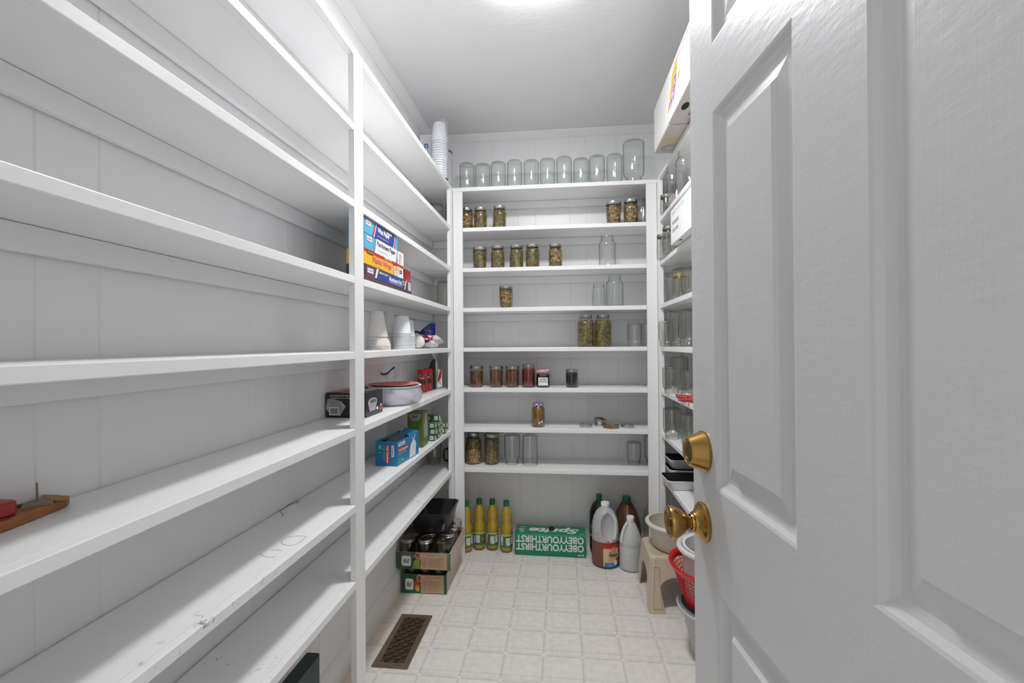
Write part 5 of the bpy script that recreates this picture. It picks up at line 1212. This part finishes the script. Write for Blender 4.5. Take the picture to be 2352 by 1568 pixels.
part('underside_marks', l, [TAPE, INKG, CBI, DARK, MAR], t)

GR = GLG
def rj(label, px, row, y_, **k):
    d = ray(px, 800); return jar('canning_jar', label, MASON, d.x/d.y*y_, y_, TOP[row], glassm=k.pop('glassm', GR), lid=k.pop('lid', False), **k)
rj('open quart jar, left of two on the right shelf below the big carton', 1552, 1, 2.27, R=.046, H=.175, glassm=GL)
rj('open quart jar nearest the door on the right shelf below the big carton', 1580, 1, 2.09, R=.046, H=.175, glassm=GL)
t = thing('pink_bag', 'crumpled pale pink plastic bag tucked by a jar on the right shelf', 'bag', (.545, 2.345, TOP[1]+.001)); mm = blob(.016, .03, .034, 8, .35, 40, 24, freq=7); part('bag_body', MB().add([(a_*(1+.1*math.sin(c_2*400)), b2_, max(0, c_2+.033)) for a_, b2_, c_2 in mm.v], mm.f), film('pink_film', (.85, .65, .66), .45, .3), t, 60)
d = ray(1534, 440); t = thing('brown_carton', 'dark brown carton in the far right corner of the second shelf', 'carton', (.575, 2.60, TOP[1]+.0006)); part('carton', MB().box(0, .12, 0, .15, 0, .170), mat('brown_card', (.17, .095, .065), .7), t, bevel=.002)
rj('dark-lidded jar low in the far corner beside the brown carton', 1535, 1, 2.45, kind='straight', R=.034, H=.095, lid=True, lidm=DARKLID)
# handwritten box
HBXC = on_z(1541, 564, TOP[2])
t = thing('handwritten_box', 'white box with black handwriting jutting from the right shelf', 'box', (HBXC.x, HBXC.y, TOP[2]+.0008)); HB = .150; Lb = .42
part('carton', MB().box(0, XWR-.012-HBXC.x, -Lb, 0, 0, HB), WHT, t, bevel=.0015)
l = MB(); M = frame((-.0004, 0, 0), (0, -1, 0), (0, 0, 1))
put_text(l, 'SORRY IN THE OVEN', .20, .018, M @ Matrix.Rotation(.02, 4, 'Z'), .03, .118, .0005, 1, -.012); put_text(l, 'THIS THE BOX', .11, .016, M, .032, .078, .0005, 0, .0, .2); put_text(l, 'WE TO STAY', .10, .016, M, .034, .045, .0005, 0, .0, .2); put_rect(l, .16, .162, .030, .075, M, .0005, 1)
part('handwriting', l, [INK, mat('pencil_grey', (.45, .45, .46), .6)], t)
l = MB(); put_text(l, 'UP', .03, .012, frame((.020, -.10, -.0003), (0, -1, 0), (-1, 0, 0)), 0, 0, .0002, 0, .06); part('underside_mark', l, INK, t)
rj('pint with a dull lid nearest the corner on the third right shelf', 1526, 2, 2.47, kind='straight', R=.034, H=.125, lid=True, lidm=DARKLID)
rj('pint with a dull lid beside the handwritten box on the third right shelf', 1540, 2, 2.345, kind='straight', R=.034, H=.135, lid=True, lidm=DARKLID)
rj('upturned empty jar left of the gold-lidded jar on the right shelf', 1547, 3, 2.36, R=.040, H=.130, inv=True)
rj('jar with a gold lid on the right shelf', 1565, 3, 2.22, kind='straight', R=.036, H=.112, lid=True, lidm=mat('gold_lid', (.62, .44, .14), .35, 1))
rj('big upturned jar behind the gold-lidded jar', 1571, 3, 2.46, R=.055, H=.175, inv=True)
rj('upturned jar beside the door edge on the gold-lidded jar shelf', 1588, 3, 2.14, R=.042, H=.130, inv=True)
rj('upturned jar nearest the corner post on the eye-level right shelf', 1530, 4, 2.45, R=.037, H=.130, inv=True)
rj('tall upturned quart, middle of the eye-level right shelf', 1556, 4, 2.34, R=.044, H=.172, inv=True)
rj('tall upturned quart beside the door edge on the eye-level right shelf', 1580, 4, 2.22, R=.044, H=.172, inv=True)
rj('upturned quart near the corner post on the red glove shelf', 1542, 5, 2.34, R=.043, H=.128, inv=True)
rj('tall dim jar at the back of the red glove shelf', 1560, 5, 2.56, R=.045, H=.172, inv=True)
rj('upturned jar near the door edge on the red glove shelf', 1580, 5, 2.20, R=.037, H=.125, inv=True)
rj('upturned quart near the corner post on the shelf below the red glove', 1542, 6, 2.37, R=.043, H=.150, inv=True)
rj('dim upturned jar at the back of the shelf below the red glove', 1566, 6, 2.56, R=.045, H=.165, inv=True)
rj('upturned jar near the door edge on the shelf below the red glove', 1580, 6, 2.24, R=.038, H=.140, inv=True)
# red rubber glove
gx, gy = .522, 2.045
t = thing('rubber_glove', 'red rubber glove lying on the right shelf with fingers over the edge', 'glove', (gx, gy, TOP[5]+.001)); RB = mat('red_rubber', (.42, .035, .035), .45)
def fing(p0, p1, p2, r):
    m = MB().tube([p0, p1, p2], [r*1.1, r, r*.55], 10); m.v = [(a_, b_, max(.0005, c_*.9)) for a_, b_, c_ in m.v]; return m
fb = MB(); fb.tube([(.10, -.20, .012), (.06, -.14, .013), (.035, -.06, .012), (.020, -.02, .010), (.012, .01, .008)], [.016, .026, .030, .026, .012], 14)
fb.v = [(a_, b2_, max(.0004, c_2*.62+.002)) for a_, b2_, c_2 in fb.v]; part('palm', fb, RB, t, 60)
for k, (p0, p1, p2) in enumerate([((.018, -.01, .010), (-.002, .050, .012), (-.012, .115, .012)), ((.030, .0, .010), (.018, .055, .012), (.004, .095, .010)), ((.000, -.04, .012), (-.016, .02, .013), (-.024, .060, .010)), ((.040, -.01, .008), (.035, .05, .010), (.028, .085, .009)), ((.010, -.09, .012), (-.020, -.065, .010), (-.034, -.030, .006))]):
    part('finger', fing(p0, p1, p2, .0085), RB, t, 60)
# enamel pans
ENW = mat('enamel_white', (.74, .75, .75), .25); ENB = mat('enamel_black', (.008, .008, .009), .2)
def epan(label, x_, y_, z, hx_, hy_, h, rz=0):
    t = thing('enamel_pan', label, 'baking pan', (x_, y_, z), rz, 'white enamel pans on the lowest right shelf'); rings = []
    for ins, zz in ((.020, 0), (.016, .003), (.003, h-.006), (0, h-.004), (0, h), (.003, h+.0005), (.007, h-.004), (.020, .006), (.024, .0035)): rings.append([(a_, b2_, zz) for a_, b2_ in rrect(0, 0, hx_-ins, hy_-ins, .020, 5)])
    mm = MB(); mm.loft(rings[:6], 0, cap1=False); mm.loft(rings[5:], 1, cap0=False); part('pan_body', mm, [ENW, ENB], t, 50); return t
fl_ = on_z(1521, 1118, TOP[7]); 
epan('white enamel pan with black inside in front at the shelf edge', .580, 2.325, TOP[7]+.0008, .095, .080, .046, .04)
epan('white enamel pan at the back of the shelf carrying another pan', .622, 2.500, TOP[7]+.0008, .084, .080, .050, 0)
epan('grey-rimmed enamel pan stacked on top of the rear pan', .622, 2.503, TOP[7]+.0530, .084, .078, .048, .03)
